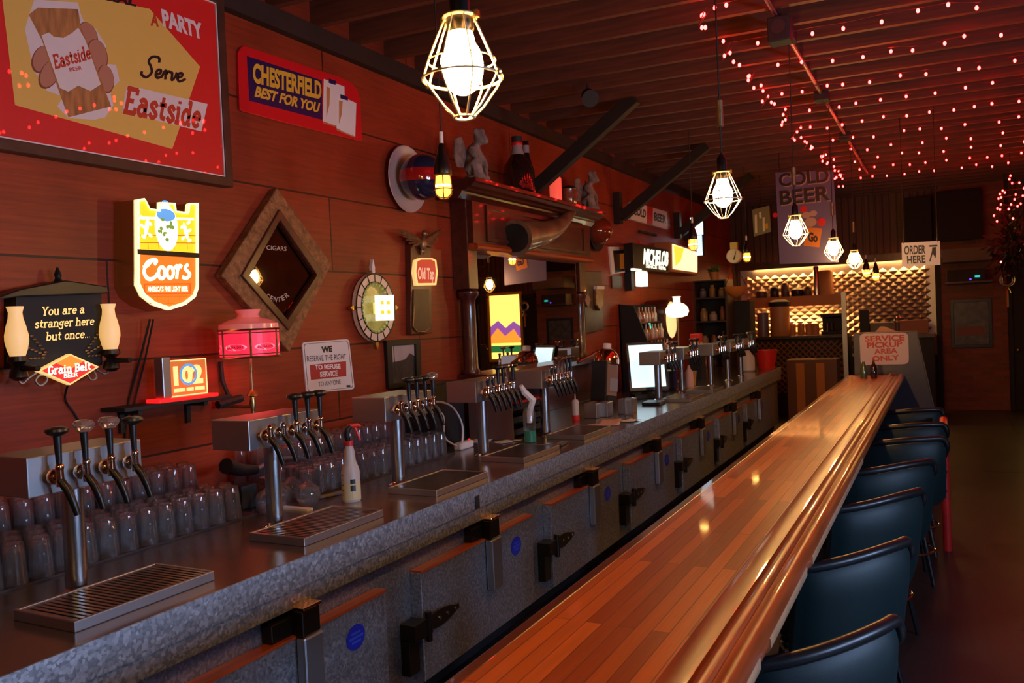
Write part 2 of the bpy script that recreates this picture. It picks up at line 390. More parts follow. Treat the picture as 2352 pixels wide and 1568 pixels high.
for k in range(-15, 31):
    y = 3.9 + .392 * k
    o = S('trim_%d' % (k + 20), MB().box(-3.75, 5.2, -.025, .025, 3.725, 3.93), M_joist, loc=(0, y + .14, 0), rot=(0, 0, JR * .9))
S('trim_60', MB().box(WX, WX + .06, -3, 15.8, 3.60, 3.72), M_brace)
S('baseboard_left', MB().box(WX, WX + .02, -3, 15.8, 0, .14), M_darkwood)
# brick pier and dark doorway at the far right
m_brick = _new('old_brick')
def _brick():
    m, nt, b = m_brick; N = nt.nodes.new; L = nt.links.new
    tc = N('ShaderNodeTexCoord'); sp = N('ShaderNodeSeparateXYZ'); L(tc.outputs['Object'], sp.inputs[0]); cb = N('ShaderNodeCombineXYZ')
    L(sp.outputs[0], cb.inputs[0]); L(sp.outputs[2], cb.inputs[1])
    br = N('ShaderNodeTexBrick'); L(cb.outputs[0], br.inputs[0]); br.inputs['Color1'].default_value = (.26, .07, .04, 1); br.inputs['Color2'].default_value = (.16, .05, .03, 1)
    br.inputs['Mortar'].default_value = (.16, .10, .08, 1); br.inputs['Scale'].default_value = 1; br.inputs['Brick Width'].default_value = .21; br.inputs['Row Height'].default_value = .072; br.inputs['Mortar Size'].default_value = .008
    L(br.outputs['Color'], b.inputs['Base Color']); b.inputs['Roughness'].default_value = .85
    bp = N('ShaderNodeBump'); bp.inputs['Distance'].default_value = .01; inv = N('ShaderNodeMath'); inv.operation = 'SUBTRACT'; inv.inputs[0].default_value = 1
    L(br.outputs['Fac'], inv.inputs[1]); L(inv.outputs[0], bp.inputs['Height']); L(bp.outputs[0], b.inputs['Normal'])
_brick()
S('wall_pier', MB().box(-.02, .93, 15.62, 15.8, 0, 4.06), m_brick[0])
S('trim_61', MB().box(-.10, -.02, 15.58, 15.8, 0, 2.62), M_matblack)
d1 = S('door_1', MB().box(.96, 1.26, 15.72, 15.8, 0, 2.3).box(.93, 1.0, 15.66, 15.8, 0, 2.36).box(1.24, 1.3, 15.66, 15.8, 0, 2.36).box(.93, 1.3, 15.66, 15.8, 2.3, 2.38), M_matblack)
MB().ball((1.06, 15.68, .98), .035).build('door_knob', M_brass, d1, smooth=True)
S('trim_62', MB().box(-3.3, 1.0, 15.5, 15.62, 2.55, 2.68), M_darkwood)
M_sunset = glow('sunlit_yellow_glass', (1, .70, .12), 2.2); M_violet = glow('violet_glass', (.40, .12, .5), .9); M_oran = glow('orange_glass', (.95, .28, .03), 1.6); M_grn = glow('green_glass', (.05, .30, .08), .6)
w3 = S('window_3', MB(Matrix.Translation((1.78, 15.8, 1.7)) @ BACKROT.to_matrix().to_4x4()).frame(.86, 1.5, .06, 0, .05), M_yellow)
def bk(x, z): return Matrix.Translation((x, 15.78, z)) @ BACKROT.to_matrix().to_4x4()
MB(bk(1.78, 1.7)).box(-.37, .37, -.69, .69, 0, .005).build('pane', M_sunset, w3)
MB(bk(1.78, 1.7)).prism([(-.37, -.25), (-.37, 0), (-.2, .12), (0, -.02), (.18, .15), (.37, .02), (.37, -.25)], .006, .01).build('violet_hills', M_violet, w3)
MB(bk(1.78, 1.7)).prism([(-.37, -.3), (-.2, -.05), (.02, -.2), (.2, -.02), (.37, -.2), (.37, -.35), (-.37, -.35)], .011, .015).build('orange_hills', M_oran, w3)
MB(bk(1.78, 1.7)).box(-.37, .37, -.55, -.4, .006, .02).build('green_band', M_grn, w3)

# ================================================================== wooden bar with its moulded rail
Y0, Y1 = -1.2, 9.9
bar = tag(thing('bar_counter', '', ''), 'long varnished bar top of orange wood strips with a moulded armrest rail', 'bar')
MB().box(-.93, -.55, Y0, Y1, .995, 1.04).build('bar_top', M_bar, bar)
MB().box(-.965, -.93, Y0, Y1, .985, 1.04).build('edge_strip', M_edge, bar, bevel=.004)
prof = [(-.55, .985), (-.55, 1.04)] + [(-.548 + .028 - .028 * math.cos(a), 1.04 + .022 * math.sin(a)) for a in [PI / 8 * i for i in range(1, 5)]] \
    + [(-.50, 1.063), (-.478, 1.060), (-.472, 1.052), (-.466, 1.060), (-.455, 1.064), (-.444, 1.060), (-.438, 1.048)] \
    + [(-.424, 1.050), (-.414, 1.054), (-.403, 1.050), (-.394, 1.038), (-.388, 1.020), (-.390, 1.0), (-.40, .985)]
MB().rings([[(x, y, z) for x, z in prof] for y in (Y0, Y1)]).build('armrest_rail', M_rail, bar, smooth=True)
for a, b in ((1.35, 1.88), (2.0, 2.6), (2.72, 4.6)):  # paler stretches along the outer rail edge
    MB().rings([[(x, y, z) for x, z in ((-.391, 1.024), (-.386, 1.018), (-.386, .995), (-.394, .984), (-.41, .984))] for y in (a, b)]).build('pale_edge', M_rail_pale, bar, smooth=True)['label'] = 'pale outer rail edge'
for y in (-.6, 1.05, 2.95, 4.75, 6.3, 7.95, 9.7):
    MB().box(-.82, -.72, y - .05, y + .05, 0, .995).build('post', M_darkwood, bar)

# ================================================================== zinc topped cooler counter behind the bar
cc = thing('back_counter', 'long zinc topped cooler counter with a speckled galvanised edge', 'counter')
CT = .94
MB().box(WX + .004, -2.2, -1., 12.95, .90, CT).build('counter_top', M_top, cc)
MB().box(-2.2, -2.192, -1., 12.95, .832, CT).build('edge_band', M_galv, cc)
MB().box(-2.24, -2.2, -1., 12.95, .76, .829).build('lower_band', M_galv, cc)
MB().box(WX + .02, -2.25, -1., 12.9, .1, .90).build('cooler_body', M_galvdoor, cc)
MB().box(WX + .02, -2.32, -1., 12.9, 0, .1).build('plinth', M_matblack, cc)
MB().box(-2.193, -2.186, 3.70, 3.74, .835, .90).build('edge_clip', M_matblack, cc)
M_sticker = mat('blue_sticker', (.012, .02, .35), .3, coat=.5); M_sticker2 = mat('blue_sticker_print', (.03, .07, .5), .3)
DW, PITCH = 1.18, 1.45
def lathe_hinge(b, y0, z, L):
    pts = []
    for i in range(13):
        a = i / 12; pts.append((y0 + L * a, z + .012 + .03 * math.sin(PI * min(1, .25 + a * .8))))
    for i in range(12, -1, -1):
        a = i / 12; pts.append((y0 + L * a, z - .012 - .03 * math.sin(PI * min(1, .25 + a * .8))))
    return pts
for k in range(-1, 7):
    y = 1.72 + PITCH * k
    M = Matrix.Translation((-2.25, 0, 0)) @ Matrix(((0, 0, 1, 0), (1, 0, 0, 0), (0, 1, 0, 0), (0, 0, 0, 1)))  # local (y, z, out)
    d = MB(M).box(y, y + DW, .14, .655, 0, .06).build('cooler_door', M_galvdoor, cc, bevel=.006)
    MB(M).box(y + .001, y + DW - .001, .650, .662, .004, .064).build('top_reflection', M_rail, d)  # orange strip standing for the bar's reflection on the door's top edge
    h = MB(M)
    h.prism(lathe_hinge(h, y + .04, .405, .26), .06, .078).box(y - .10, y + .05, .36, .44, 0, .085).box(y - .10, y - .02, .2, .37, 0, .05)
    h.cyl((y + .02, .33, .08), (y + .02, .47, .08), .016, seg=12)
    h.build('hinge', M_darkmetal, d, bevel=.003)
    for a in (.1, .17, .24): MB(M).cyl((y + .02 + a, .405, .076), (y + .02 + a, .405, .083), .009, seg=10).build('hinge_screw', M_chrome, d)
    yl = y + .66
    l = MB(M).box(yl - .16, yl + .02, .665, .735, 0, .05).box(yl - .05, yl + .05, .655, .755, .05, .10)
    l.build('latch_keeper', M_darkmetal, d, bevel=.006)
    MB(M).box(yl - .045, yl + .055, .756, .768, .045, .105).build('latch_cap', M_copper_litchrome, d, bevel=.003)
    MB(M).box(yl - .05, yl + .06, .38, .655, .062, .105).build('latch_handle', M_steelmat, d, bevel=.01)
    st = MB(M @ Matrix.Translation((y + .96, .53, .061))).prism([(.06 * math.cos(a * PI / 16), .052 * math.sin(a * PI / 16)) for a in range(32)], 0, .002).build('round_sticker', M_sticker, d)
    st2 = MB(M @ Matrix.Translation((y + .96, .53, .064)))
    for zz, w in ((.018, .03), (0, .045), (-.018, .03)): st2.box(-w, w, zz - .005, zz + .005, 0, .001)
    st2.build('sticker_print', M_sticker2, st)

# ================================================================== bar stools
st = thing('bar_stool', 'x', 'stool', (0, 0, 0), (0, 0, 0))
def back_y(x): return -.215 + .055 * (x / .24) ** 2                 # gently curved back, hollow towards the sitter
def crest(x): return .935 + .012 * math.cos(x / .24 * PI / 2) + .018 * math.sin(x / .24 * PI * .45) - (.012 if abs(x) > .23 else 0)
def arched(z0, z1, off, xs=.247, n=18):
    rs = []
    for i in range(n + 1):
        x = -xs + 2 * xs * i / n; y = back_y(x); zt = crest(x) - .02; e = 1 - .6 * max(0, abs(x) / xs - .8) / .2
        lean = lambda z: -.06 * (z - .6) / .37
        zb = z0 + .05 * max(0, abs(x) / xs - .75) / .25; t_ = .026 * e
        rs.append([(x, y + lean(zb) - t_ * .6, zb), (x, y + lean(zb + .05) - t_ - .006, zb + .05), (x, y + lean(.8) - t_ - .010, .80), (x, y + lean(zt - .03) - t_ - .004, zt - .03), (x, y + lean(zt) - t_ * .4, zt),
                   (x, y + lean(zt) + t_ * .4, zt), (x, y + lean(.8) + t_, .80), (x, y + lean(zb) + t_ * .6, zb)])
    return rs
MB().rings(arched(.52, .95, 0)).build('back_pad', M_teal, st, smooth=True)
rail = [(-.235, back_y(.24) + .03, .80), (-.252, back_y(.24) - .02, .87), (-.254, back_y(.24) - .05, .905)]
for i in range(21):
    x = -.242 + .484 * i / 20; rail.append((x, back_y(x) - .058, crest(x)))
rail += [(.254, back_y(.24) - .05, .905), (.252, back_y(.24) - .02, .87), (.235, back_y(.24) + .03, .80)]
MB().tube(catmull(rail, 3), .019, 12).build('back_frame', M_black, st, smooth=True)
MB().lathe([(.02, .62), (.185, .62), (.205, .64), (.205, .67), (.185, .70), (.10, .712), (.0, .714)], 28).build('seat', M_teal, st, smooth=True)
MB().cyl((0, 0, .54), (0, 0, .62), .09, seg=20).build('swivel_plate', M_black, st, smooth=True)
for sx in (-1, 1):
    MB().tube([(sx * .246, back_y(.24), .61), (sx * .20, -.06, .60), (sx * .09, 0, .58)], .012, 8).build('back_bracket', M_chrome, st, smooth=True)
    for sy in (-1, 1): MB().tube([(sx * .08, sy * .08, .56), (sx * .16, sy * .16, 0)], .013, 8).build('leg', M_black, st, smooth=True)
MB().tube([(.195 * math.cos(a * PI / 12), .195 * math.sin(a * PI / 12), .2) for a in range(24)], .009, 8, closed=True).build('foot_ring', M_chrome, st, smooth=True)
ORD = ['nearest', 'second', 'third', 'fourth', 'fifth', 'sixth', 'farthest']
for k, (mx, my, dg) in enumerate(((-.262, 2.22, 49), (-.267, 3.06, 47), (-.25, 3.96, 45), (-.25, 4.78, 33), (-.245, 5.72, 9), (-.25, 6.42, 4), (-.27, 7.32, 3))):
    lab = '%s teal padded bar stool from the camera, its black-framed back turned to the camera' % ORD[k]
    th = math.radians(dg); loc = (mx - .26 * math.sin(th), my + .26 * math.cos(th), 0); r_ = (0, 0, th)
    if k == 0: st['label'] = lab; st['group'] = 'bar stools along the bar'; st.location = loc; st.rotation_euler = r_
    else: dup(st, loc, lab, rot=r_)
rf = thing('metal_barrier', 'red painted upright metal barrier standing past the bar stools', 'barrier', (.0, 6.95, 0))
MB().tube(catmull([(-.02, -.22, 0), (-.02, -.22, .5), (-.02, -.22, .84), (-.02, -.19, .885), (-.02, .19, .885), (-.02, .22, .84), (-.02, .22, 0)], 3), .030, 10).build('upright_hoop', M_redplastic, rf, smooth=True)
MB().tube([(-.02, -.22, .76), (-.10, -.22, .76)], .024, 8).build('short_arm', M_redplastic, rf, smooth=True)
MB().tube([(-.02, -.22, .4), (-.02, .22, .4)], .015, 8).build('crosspiece', M_redplastic, rf, smooth=True)

# ================================================================== tap towers and drip trays
def make_knob(b, kind, top):
    x, y, z = top
    if kind == 'disc': b.lathe([(.012, z - .012), (.03, z - .004), (.036, z + .004), (.034, z + .012), (.02, z + .018), (.0, z + .019)], 20, c=(x, y, 0))
    elif kind == 'crystal': b.lathe([(.012, z - .014), (.020, z - .01), (.034, z + .006), (.036, z + .014), (.028, z + .026), (.012, z + .03), (.0, z + .03)], 8, c=(x, y, 0))
    else: b.lathe([(.012, z - .01), (.018, z), (.016, z + .012), (0, z + .014)], 14, c=(x, y, 0))
def tower(y, label, handles, x=-2.67, hs=1., L=.42):
    t = thing('tap_tower', label, 'beer tap', (x, y, CT), group='draught beer towers on the zinc counter')
    MB().cyl((0, 0, .008), (0, 0, .375), .036, seg=32).build('column', M_steel, t, smooth=True)
    MB().lathe([(.058, 0), (.058, .006), (.042, .014), (.038, .02)], 28).build('base_flange', M_chrome, t, smooth=True)
    MB().box(-.12, .095, -L / 2, L / 2, .370, .500).build('tap_head', M_steelmat, t, bevel=.004)
    n = len(handles)
    for i, hk in enumerate(handles):
        yy = (-.5 + (i + .5) / n) * (L - .05); f = MB()
        f.cyl((.095, yy, .425), (.15, yy, .425), .012, seg=12).ball((.125, yy, .43), .026, seg=14, rings=8)
        f.cyl((.15, yy, .40), (.15, yy, .46), .014, .012, seg=12).ball((.15, yy, .462), .015, seg=10, rings=6)
        fo = f.build('faucet', M_copper_litchrome if i % 2 == 0 else M_chrome, t, smooth=True)  # coppery tone on alternate chrome faucets is painted warm reflection
        MB().tube([(.15, yy, .42), (.172, yy + .008, .39), (.184, yy + .018, .345), (.190, yy + .026, .305)], .012, 10, radii=[.014, .014, .012, .010]).build('spout', M_darkmetal, fo, smooth=True)
        if hk:
            zt = .46 + (.105 if hk != 'stub' else .045) * hs
            MB().cyl((.15, yy, .46), (.148, yy, zt), .0085, .013, seg=12).build('tap_handle', M_black if hk != 'chrome' else M_chrome, fo, smooth=True)
            kb = MB(); make_knob(kb, hk if hk != 'chrome' else 'disc', (.148, yy, zt + .008)); kb.build('handle_knob', {'disc': M_black, 'crystal': M_crystal, 'stub': M_chrome, 'red': M_darkwood, 'chrome': M_chrome}[hk], fo, smooth=True)
    return t
tower(1.80, 'nearest beer tap tower with two faceted crystal knobs between two black ones', ['disc', 'crystal', 'crystal', 'disc'])
tower(2.755, 'second beer tap tower, with two bare taps, left of the spray bottle', [None, None, 'disc', 'disc', 'disc'], L=.45)
tower(3.70, 'third beer tap tower, in front of the clear pint glasses, right of the spray bottle', [None, 'disc', 'disc', 'disc', 'crystal'], L=.44)
tower(4.65, 'fourth beer tap tower, in front of the brown open shelf box', ['stub', 'stub', 'disc', 'disc', 'chrome', 'disc'], L=.46)
tower(5.60, 'fifth beer tap tower, left of the copper-topped dispenser', ['stub', 'stub', 'chrome', 'chrome', 'disc', 'disc'], L=.46)
tower(8.10, 'beer tap tower standing in front of the bright screen', ['stub', 'chrome', 'stub', 'disc'], x=-2.58)
tower(8.95, 'beer tap tower just right of the bright screen', ['stub', 'disc', 'stub', 'disc'], x=-2.58)
tower(9.75, 'beer tap tower third from the far end of the zinc counter', ['stub', 'chrome', 'stub', 'disc'], x=-2.46)
tower(10.45, 'beer tap tower second from the far end of the zinc counter', ['disc', 'chrome', 'stub', 'disc'], x=-2.42)
tower(11.2, 'farthest beer tap tower, nearest the red bucket', ['chrome', 'disc', 'chrome', 'disc'], x=-2.42)
tr = thing('drip_tray', 'x', 'drip tray', (-2.45, 1.8, CT))
MB().frame(.30, .53, .012, 0, .034).box(-.14, .14, -.255, .255, .0, .02).build('tray_pan', M_steelmat, tr, bevel=.003)
gr = MB()
for i in range(24): gr.box(-.137, .137, -.25 + i * .0212, -.25 + i * .0212 + .012, .024, .031)
gr.build('grille', M_steel, tr)
TL = ['nearest steel drip tray, below the first tap tower', 'steel drip tray below the second tap tower', 'steel drip tray below the third tap tower', 'steel drip tray below the fourth tap tower', 'steel drip tray below the fifth tap tower', 'steel drip tray below the tower at the bright screen', 'far steel drip tray beyond the bright screen']
for k, (x, y) in enumerate(((-2.45, 1.8), (-2.44, 2.78), (-2.43, 3.74), (-2.43, 4.72), (-2.43, 5.68), (-2.36, 8.2), (-2.36, 9.1))):
    if k == 0: tr['label'] = TL[0]; tr['group'] = 'drip trays on the zinc counter'
    else: dup(tr, (x, y, CT), TL[k])

# ================================================================== glasses
RZ = .055
rs_ = thing('glass_riser', 'low dark wooden step against the red wall carrying the back rows of glasses', 'shelf', (WX, 0, CT))
MB().box(.005, .30, 1.0, 4.75, 0, RZ).build('riser_board', M_framewood, rs_, bevel=.003)
for a, b, lab in ((1.05, 2.90, 'black rubber bar mat under the left bank of glasses'), (3.22, 4.70, 'black rubber bar mat under the right bank of glasses')):
    tag(MB().box(-3.20, -2.92, a, b, CT, CT + .008).build('bar_mat', M_rubber), lab, 'mat')
def pint(h, r0, r1):
    w = .0032; q = .009
    rnd = [(r1 + .001 - q + q * math.cos(a), h - q + q * math.sin(a)) for a in (0, PI / 8, PI / 4, 3 * PI / 8, PI / 2)]
    return MB().rings([[(r * math.cos(2 * PI * j / 20), r * math.sin(2 * PI * j / 20), z) for j in range(20)] for r, z in
        [(.0005, h - .016), (r1 - w - .008, h - .017), (r1 - w - .001, h - .024), ((r0 + r1) / 2 - w, h * .5), (r0 - w, .001), (r0 - w * .5, 0.), (r0, .002), ((r0 + r1) / 2 + .001, h * .5)] + rnd + [(.0005, h)]], cap0=True, cap1=True)
pg = pint(.150, .043, .032).build('pint_glass', M_glass, smooth=True); tall = pint(.19, .038, .031).build('tall_glass', M_glass, smooth=True)
LG = 'clear pint glass upside down among the rows of the left bank on the zinc counter'
LT = 'clear tall glass upside down on the dark step behind the left bank'
LH = 'clear pint glass upside down among the rows right of the spray bottle'
LK = 'clear tall glass upside down on the dark step right of the spray bottle'
first = {pg: True, tall: True}
def put(proto, x, y, z, lab, grp):
    o = proto if first[proto] else proto.copy()
    if not first[proto]: COL.objects.link(o)
    first[proto] = False; o.location = (x + R.uniform(-.002, .002), y + R.uniform(-.003, .003), z)
    tag(o, lab, 'glass', grp)
for r in range(3):
    for c in range(19): put(pg, -2.965 - .09 * r, 1.12 + .0925 * c + (.045 if r % 2 else 0), CT + .008, LG, 'pint glasses left bank')
for r in range(3):
    for c in range(20): put(tall, -3.245 - .083 * r, 1.08 + .09 * c + (.04 if r % 2 else 0), CT + RZ, LT, 'tall glasses left bank')
for r in range(3):
    for c in range(15): put(pg, -2.965 - .09 * r, 3.30 + .0925 * c + (.045 if r % 2 else 0), CT + .008, LH, 'pint glasses right bank')
for r in range(3):
    for c in range(15): put(tall, -3.245 - .083 * r, 3.28 + .09 * c + (.04 if r % 2 else 0), CT + RZ, LK, 'tall glasses right bank')
def snifter():
    o = [(.034, 0), (.055, .03), (.062, .06), (.052, .095), (.02, .118), (.006, .125), (.005, .165), (.03, .172), (.035, .175), (0, .176)]
    i = [(.0005, .113), (.018, .114), (.0495, .093), (.0595, .06), (.0525, .031), (.0318, .0)]
    return MB().lathe(i + o, 24)
sn = snifter().build('balloon_glass', M_glass, smooth=True)
for k, (x, y, lab) in enumerate(((-2.88, 2.93, 'clear balloon glass upside down, front one left of the second tap tower'), (-2.93, 3.06, 'clear balloon glass upside down, right one left of the second tap tower'),
        (-2.80, 3.12, 'clear balloon glass upside down, third one left of the spray bottle by the second tower'), (-2.98, 3.20, 'clear balloon glass left of the spray bottle, behind the second tap tower'))):
    o = sn if k == 0 else sn.copy()
    if k: COL.objects.link(o)
    o.location = (x, y, CT); tag(o, lab, 'glass', 'balloon glasses')
# ================================================================== signs and things on the red wall
def wthing(name, label, cat, u, v, out=0., group=None):
    p = at_x(u, v, WX + out); return thing(name, label, cat, (WX, p.y, p.z), WALLROT, group)
def wl(t, u, v, out=.03):
    """pixel -> the wall thing's local (along, up) at a distance `out` from the wall"""
    p = at_x(u, v, WX + out); return (p.y - t.location.y, p.z - t.location.z)
def wpoly(t, pts, out): return [wl(t, u, v, out) for u, v in pts]
def crop(pts, s, ox=0, oy=0): return [(ox + a / s, oy + b / s) for a, b in pts]
def rrect(w, h, r, cx=0, cy=0, n=5):
    out = []
    for (sx, sy, a0) in ((1, 1, 0), (-1, 1, 90), (-1, -1, 180), (1, -1, 270)):
        for i in range(n + 1):
            a = math.radians(a0 + 90 * i / n); out.append((cx + sx * (w / 2 - r) + r * math.cos(a), cy + sy * (h / 2 - r) + r * math.sin(a)))
    return out
def ell(cx, cy, rx, ry, n=28, rot=0.):
    c, s = math.cos(rot), math.sin(rot)
    return [(cx + rx * math.cos(2 * PI * i / n) * c - ry * math.sin(2 * PI * i / n) * s, cy + rx * math.cos(2 * PI * i / n) * s + ry * math.sin(2 * PI * i / n) * c) for i in range(n)]
P_red = mat('poster_red', (.72, .012, .010), .5, coat=1., crough=.012); P_yel = mat('poster_ochre', (.80, .48, .10), .5, coat=1., crough=.012)
P_white = mat('poster_white', (.78, .64, .62), .5, coat=1., crough=.012); P_blk = mat('print_black', (.012, .01, .012), .4, coat=.3)
P_brown = mat('poster_brown', (.42, .17, .05), .5, coat=1., crough=.012, var=.35, vscale=14, stretch=(3, .6, 3)); P_skin = mat('poster_skin', (.50, .20, .12), .5, coat=1., crough=.012); P_skin2 = mat('poster_skin_dark', (.22, .06, .03), .5, coat=1., crough=.012); P_text = mat('poster_text_red', (.55, .05, .02), .4, coat=.6)

# --- large framed beer poster
t = thing('framed_poster', 'large red and yellow beer poster with a hand holding a glass, in a dark frame', 'poster', (WX, 2.62, 3.13), WALLROT)
OUT = .05
w, h = 1.40, .95
MB().frame(w + .09, h + .09, .05, 0, .062).build('frame', M_framewood, t, bevel=.004)
MB().frame(w + .004, h + .004, .014, .03, .054).build('white_border', P_white, t)
MB().box(-w / 2, w / 2, -h / 2, h / 2, 0, .048).build('poster_panel', P_red, t)
def pclip(poly): return [(max(-w / 2 + .014, min(w / 2 - .014, a)), max(-h / 2 + .014, min(h / 2 - .014, b))) for a, b in poly]
MB().prism(pclip(wpoly(t, [(-8, -95), (6, 0), (35, 241), (396, 342), (413, 293), (460, 153), (344, 20), (247, 0), (120, -28)], OUT)), .048, .0488).build('yellow_shape', P_yel, t)
c = 3.563
MB().sheet(pclip(wpoly(t, crop([(300, -60), (340, 0), (640, 20), (660, 110), (700, 200), (780, 230), (870, 370), (850, 520), (950, 530), (980, 660), (900, 740), (930, 860), (860, 960), (770, 980), (560, 965), (470, 870), (520, 790), (380, 740), (370, 660), (290, 600), (240, 400), (205, 240), (240, 120)], c), OUT)), .0491).build('torn_white_hole', P_white, t)
for kf, (x, y, rx, ry, ro) in enumerate( ((720, 300, 75, 120, -.25), (800, 450, 75, 130, -.2), (870, 640, 60, 110, -.15), (350, 480, 75, 110, .35), (410, 600, 70, 120, .45))):
    q = [(x + rx * math.cos(a) * math.cos(ro) - ry * math.sin(a) * math.sin(ro), y + rx * math.cos(a) * math.sin(ro) + ry * math.sin(a) * math.cos(ro)) for a in [2 * PI * i / 20 for i in range(20)]]
    q2 = [(x + (a - x) * 1.13 - 4, y + (b - y) * 1.08 + 6) for a, b in q]
    pf = MB().sheet(wpoly(t, crop(q, c), OUT), .0493 + kf * 8e-5).build('printed_finger', P_skin, t)
    MB().sheet(wpoly(t, crop(q2, c), OUT), .04926 + kf * 8e-5).build('finger_outline', P_skin2, pf)
MB().sheet(wpoly(t, crop([(235, 120), (310, 62), (640, 75), (660, 210), (910, 870), (560, 960), (480, 740), (345, 330)], c), OUT), .0499).build('printed_glass', P_brown, t)
MB().sheet(wpoly(t, crop([(340, 290), (400, 265), (440, 300), (520, 310), (590, 270), (640, 225), (700, 330), (825, 690), (740, 745), (640, 700), (560, 750), (490, 720), (420, 520)], c), OUT), .0501).build('printed_label', P_white, t)
MB().sheet(wpoly(t, crop([(1040, 695), (1700, 850), (1650, 1075), (1000, 915)], c), OUT), .0491).build('white_name_panel', P_white, t)
def wt(own, txt, a, b, top, m, z, out=OUT, s=c, ox=0, oy=0, **k):
    q = [wl(own, ox + x / s, oy + y / s, out) for x, y in (a, b, top)]
    return lettering(txt, q[0], q[1], q[2], m, own, z, **k)
wt(t, 'Eastside', (1010, 915), (1640, 1045), (1045, 715), P_text, .0496, style='slab', t=.2)
wt(t, 'Eastside', (450, 560), (750, 475), (430, 455), P_text, .0504, style='slab', t=.2)
wt(t, 'BEER', (570, 585), (672, 568), (565, 555), P_text, .0504)
wt(t, 'Serve', (1150, 640), (1510, 690), (1190, 450), P_blk, .0493, style='script', t=.24)
wt(t, 'PARTY', (1335, 205), (1665, 320), (1318, 75), P_white, .0493, bold=.05)
wt(t, 'A', (1232, 205), (1300, 215), (1232, 110), P_text, .0493, bold=.04)
wt(t, 'SPECIAL', (600, -62), (1115, 50), (610, -130), P_blk, .0493, bold=.05)

# --- enamel cigarette sign
t = wthing('enamel_sign', 'long red and navy enamel cigarette sign with two white packs at its right end', 'sign', 690, 213, .02)
o_ = .022; s_, ox, oy = 6.272, 540, 90
def wq(pts, out=o_): return wpoly(t, crop(pts, s_, ox, oy), out)
MB().prism(wq([(50, 190), (95, 110), (150, 95), (700, 275), (1260, 460), (1500, 535), (1680, 625), (1770, 720), (1815, 880), (1835, 1465), (1790, 1462), (700, 1195), (110, 1035), (75, 1000), (60, 600)]), 0, .018).build('red_plate', M_red, t, bevel=.003)
MB().sheet(wq([(175, 240), (1255, 590), (1262, 1160), (212, 885)]), .0186).build('navy_field', M_navy, t)
P_yel2 = mat('enamel_yellow', (.72, .42, .03), .4)
wt(t, 'CHESTERFIELD', (262, 605), (1250, 855), (262, 345), P_yel2, .0192, out=o_, s=s_, ox=ox, oy=oy, bold=.045)
wt(t, 'BEST FOR YOU', (285, 815), (1205, 1050), (318, 680), P_yel2, .0192, out=o_, s=s_, ox=ox, oy=oy, bold=.045)
p_ = MB().sheet(wq([(1282, 570), (1580, 680), (1590, 1290), (1268, 1180)]), .0190).build('back_pack', M_white, t)
MB().sheet(wq([(1475, 790), (1750, 920), (1735, 1420), (1465, 1280)]), .0196).build('front_pack', M_paper, t)
M_tan = mat('pack_tan', (.50, .22, .07), .5)
MB().sheet(wq([(1320, 680), (1375, 700), (1365, 940), (1320, 1120)]), .0193).sheet(wq([(1500, 880), (1555, 890), (1540, 1080), (1500, 1225)]), .0199).build('pack_print', M_tan, t)
MB().sheet(wq([(1360, 565), (1460, 600), (1450, 660), (1350, 625)]), .0193).sheet(wq([(1520, 790), (1630, 830), (1630, 885), (1520, 850)]), .0199).build('pack_stamp', M_navy, t)
MB().sheet(wq([(1268, 1195), (1450, 1240), (1450, 1260), (1268, 1210)]), .0193).sheet(wq([(1465, 1290), (1735, 1400), (1735, 1420), (1465, 1310)]), .0199).build('pack_edge_stripe', M_tan, t)

# --- lit shield sign
t = wthing('lit_shield_sign', 'tall lit shield beer sign, yellow above orange, with white script lettering', 'sign', 384, 590, .14)
D = .16
sh = [(313, 458), (330, 455), (342, 478), (366, 482), (366, 464), (402, 466), (404, 484), (434, 488), (436, 466), (455, 466), (455, 660), (448, 682), (425, 700), (388, 712), (352, 700), (326, 680), (314, 655)]
outl = wpoly(t, sh, D); cxy = (sum(p[0] for p in outl) / len(outl), sum(p[1] for p in outl) / len(outl))
inn = [(cxy[0] + (p[0] - cxy[0]) * .92, cxy[1] + (p[1] - cxy[1]) * .95) for p in outl]
MB().prism([(p[0], p[1]) for p in outl], 0, .145).build('sign_body', mat('gold_sign_case', (.50, .30, .10), .3, .9), t, smooth=False)
M_edgelit = glow('lit_sign_edge', (1, .95, .55), 1.0)
MB().ringpoly(outl, inn, .14, .166).build('lit_border', M_edgelit, t)
midy = wl(t, 384, 578, D)[1]
def half(poly, upper):
    out = []; n = len(poly)
    for i in range(n):
        a, b = poly[i], poly[(i + 1) % n]; ia = (a[1] >= midy) == upper; ib = (b[1] >= midy) == upper
        if ia: out.append(a)
        if ia != ib:
            f = (midy - a[1]) / (b[1] - a[1]); out.append((a[0] + (b[0] - a[0]) * f, midy))
    return out
M_ylit = glow('yellow_lit_panel', (1, .52, .015), 1.15); M_olit = glow('orange_lit_panel', (1, .17, .012), .95); M_wlit = glow('white_lit_print', (1, .93, .62), 1.5)
MB().prism(half(inn, True), .146, .158).build('yellow_panel', M_ylit, t)
MB().prism(half(inn, False), .146, .158).build('orange_panel', M_olit, t)
a, b = wl(t, 314, 578, D), wl(t, 455, 580, D)
MB().box(a[0], b[0], a[1] - .012, a[1] + .012, .146, .168).build('divider_bar', M_darkmetal, t)
q = [wl(t, x, y, D) for x, y in ((328, 645), (436, 640), (328, 595))]
lettering('Coors', q[0], q[1], q[2], M_wlit, t, .1595, style='script', t=.36)
q = [wl(t, x, y, D) for x, y in ((340, 667), (432, 668), (340, 657))]
q = [wl(t, x, y, D) for x, y in ((339, 669), (432, 668), (339, 658))]
lettering("AMERICA'S FINE LIGHT BEER", q[0], q[1], q[2], M_wlit, t, .1600, bold=.035)
